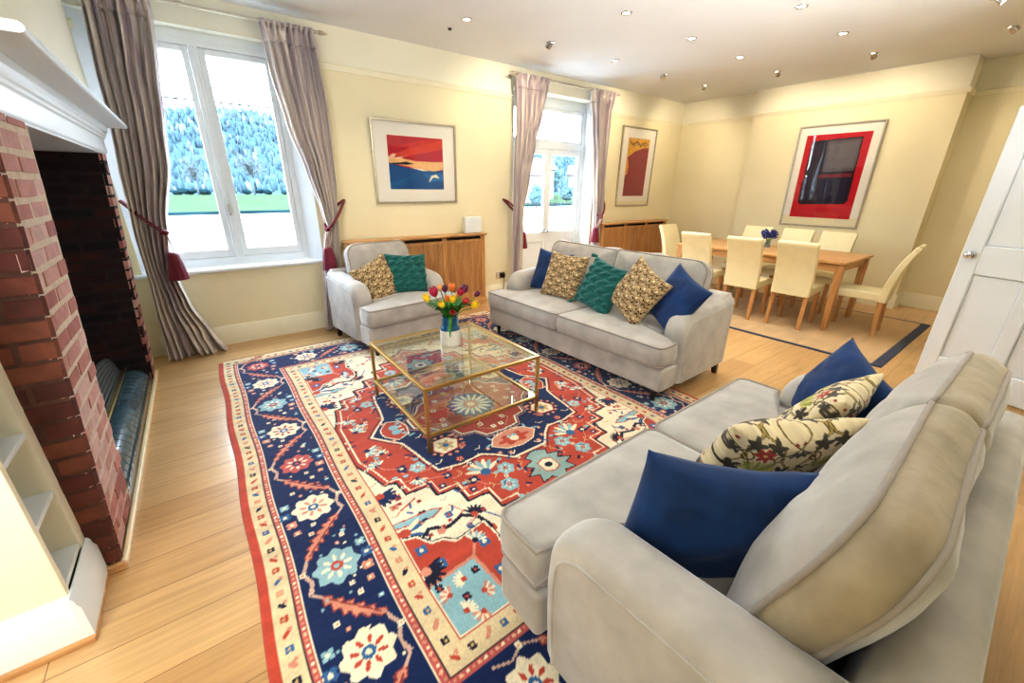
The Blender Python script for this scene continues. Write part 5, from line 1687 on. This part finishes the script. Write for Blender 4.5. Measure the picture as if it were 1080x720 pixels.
def bare_tree(label, x, y, h, seed):
    t = thing('tree', label, 'tree', (x, y, -.12), 0, 'bare trees by the lawn')
    r_ = random.Random(seed); mb = MB()
    mb.tube([(0,0,0), (.05,0,h*.3), (0,.05,h*.55)], [.16, .12, .08], 7); mb.build('trunk', M['twig'], t, smooth=True)
    mb = MB()
    for k in range(70):
        a = r_.uniform(0, 2*PI); e = r_.uniform(.1, 1.3); l = h*r_.uniform(.22, .42); z0 = h*r_.uniform(.3, .55)
        p1 = Vector((l*math.cos(a)*math.cos(e), l*math.sin(a)*math.cos(e), z0+l*math.sin(e)))
        mb.tube([(0,0,z0), tuple(p1*.55+Vector((0,0,z0*.45+.1))), tuple(p1)], [.05, .035, .012], 5)
        for q in range(5):
            b = p1*.7+Vector((0,0,z0*.3)); mb.tube([tuple(b), tuple(b+Vector((r_.gauss(0,.35), r_.gauss(0,.35), r_.uniform(.1,.8))))], [.025, .01], 4)
    mb.build('crown', M['twig'], t, smooth=True)
bare_tree('bare pale tree by the lawn, right of the window mullion', 9.2, 88, 8.5, 1)
bare_tree('bare pale tree by the lawn, left of the window mullion', 1.2, 90, 7.0, 2)
# white wall with iron railing seen through the french doors
tag(MB().box((5.6, 11.0, -.15), (17, 11.25, .70)).build('terrace_wall', M['whitewall']), 'low white rendered wall beyond the french doors', 'wall')
rl = thing('railing', 'thin black iron railing on the white wall beyond the french doors', 'railing', (11, 11.12, .70))
MB().tube([(-5.2, 0, .30), (5.8, 0, .30)], .014, 6).build('top_bar', M['iron'], rl)
for k in range(56):
    MB().tube([(-5.2+.2*k, 0, 0), (-5.2+.2*k, 0, .36)], .010, 5).build('baluster', M['iron'], rl)
def house(label, x, y, w, d, h, rh, rz):
    t = thing('house', label, 'house', (x, y, -.15), math.radians(rz), 'houses beyond the french doors')
    MB().box((-w/2, -d/2, 0), (w/2, d/2, h)).build('walls', M['house'], t)
    mb = MB(); mb.prism([(-d/2-.3, h), (d/2+.3, h), (0, h+rh)], 'x', -w/2-.3, w/2+.3); mb.build('roof', M['roof'], t)
    for i in range(max(2, int(w/2.2))):
        for z in ([.9] if h < 4 else [.9, 3.3]):
            n = max(2, int(w/2.2)); xx = -w/2+w*(i+.5)/n
            MB().box((xx-.45, -d/2-.04, z), (xx+.45, -d/2+.02, z+1.2)).build('window', M['winglass'], t)
house('pale house with a red roof, leftmost through the french doors', 31, 42, 7, 6, 3.0, 1.6, -20)
house('pale house with a red roof behind the middle of the french doors', 43, 54, 8, 6, 4.2, 1.8, -30)
house('pale house with a red roof, rightmost through the french doors', 55, 50, 9, 7, 3.6, 1.6, -45)
for i, (x, y, s_, lab) in enumerate(((24, 28.5, .9, 'dark leafy shrub before the leftmost far house'), (33, 34, 1.0, 'dark leafy shrub before the middle far house'), (60, 68, 4.2, 'tall dark tree behind the far houses on the right'), (38, 66, 4.0, 'tall dark tree behind the far houses on the left'))):
    t = thing('tree' if s_ > 3 else 'shrub', lab, 'tree' if s_ > 3 else 'shrub', (x, y, -.15))
    mb = MB(); r_ = random.Random(i+30)
    for k in range(90):
        d = Vector((r_.gauss(0,1), r_.gauss(0,1), r_.gauss(0,.8))).normalized()*s_*.62
        mb.ball((d.x*r_.uniform(.7, 1.15), d.y, s_*1.1+d.z*r_.uniform(.7, 1.15)), s_*r_.uniform(.14, .26), 7, 5)
    mb.build('crown', M['shrub'], t, smooth=True)
    MB().tube([(0, 0, 0), (0, 0, s_)], .08*s_, 8).build('trunk', M['dark_wood'], t)

# ------------------------------------------------------------------ light
wo = bpy.data.worlds.new('sky'); scene.world = wo; wo.use_nodes = True
nt = wo.node_tree; bg = nt.nodes['Background']
tcw = nt.nodes.new('ShaderNodeTexCoord'); sp = nt.nodes.new('ShaderNodeSeparateXYZ'); rp = nt.nodes.new('ShaderNodeValToRGB')
nt.links.new(tcw.outputs['Generated'], sp.inputs[0]); nt.links.new(sp.outputs['Z'], rp.inputs['Fac']); nt.links.new(rp.outputs['Color'], bg.inputs['Color'])
rp.color_ramp.elements[0].position = 0.0; rp.color_ramp.elements[0].color = (.92, .96, 1, 1)
rp.color_ramp.elements[1].position = .8; rp.color_ramp.elements[1].color = (.62, .78, 1, 1)
bg.inputs['Strength'].default_value = 17.0

def area(name, loc, direction, sx, sy, energy, color, portal=False):
    d = bpy.data.lights.new(name, 'AREA'); d.shape = 'RECTANGLE'; d.size = sx; d.size_y = sy; d.energy = energy; d.color = color
    o = bpy.data.objects.new(name, d); COL.objects.link(o); o.location = loc
    o.rotation_euler = Vector(direction).to_track_quat('-Z', 'Y').to_euler()
    if portal: d.cycles.is_portal = True
    return o
area('window_portal', (.27, 5.11, 1.72), (0, -1, 0), 1.3, 1.9, 1, (1,1,1), True)
area('door_portal', (4.40, 5.11, 1.7), (0, -1, 0), 1.5, 1.8, 1, (1,1,1), True)
# unseen fill lamp added behind the camera to lift the foreground
area('rear_fill', (-1.1, -.32, 1.9), (.28, 1, -.35), 1.6, 1.4, 50, (.94, .97, 1)).data.spread = math.radians(130)
area('overhead_fill', (2.6, .4, 2.85), (.1, .35, -1), 3.6, 1.4, 22, (1, .95, .86))  # added overhead fill lamp, not one of the ceiling fittings
area('ceiling_fill', (3.0, -.28, .85), (.0, .55, .9), 1.6, .5, 44, (.92, .97, 1)).data.spread = math.radians(110)  # added upward fill lamp, out of view, brightens the ceiling

scene.view_settings.view_transform = 'Standard'
scene.view_settings.look = 'None'
scene.view_settings.exposure = 0.56
scene.view_settings.gamma = 0.86
scene.cycles.max_bounces = 8
scene.cycles.diffuse_bounces = 4
scene.cycles.glossy_bounces = 4
scene.cycles.transparent_max_bounces = 12
scene.cycles.caustics_reflective = False
scene.cycles.caustics_refractive = False
scene.cycles.sample_clamp_indirect = 6.0
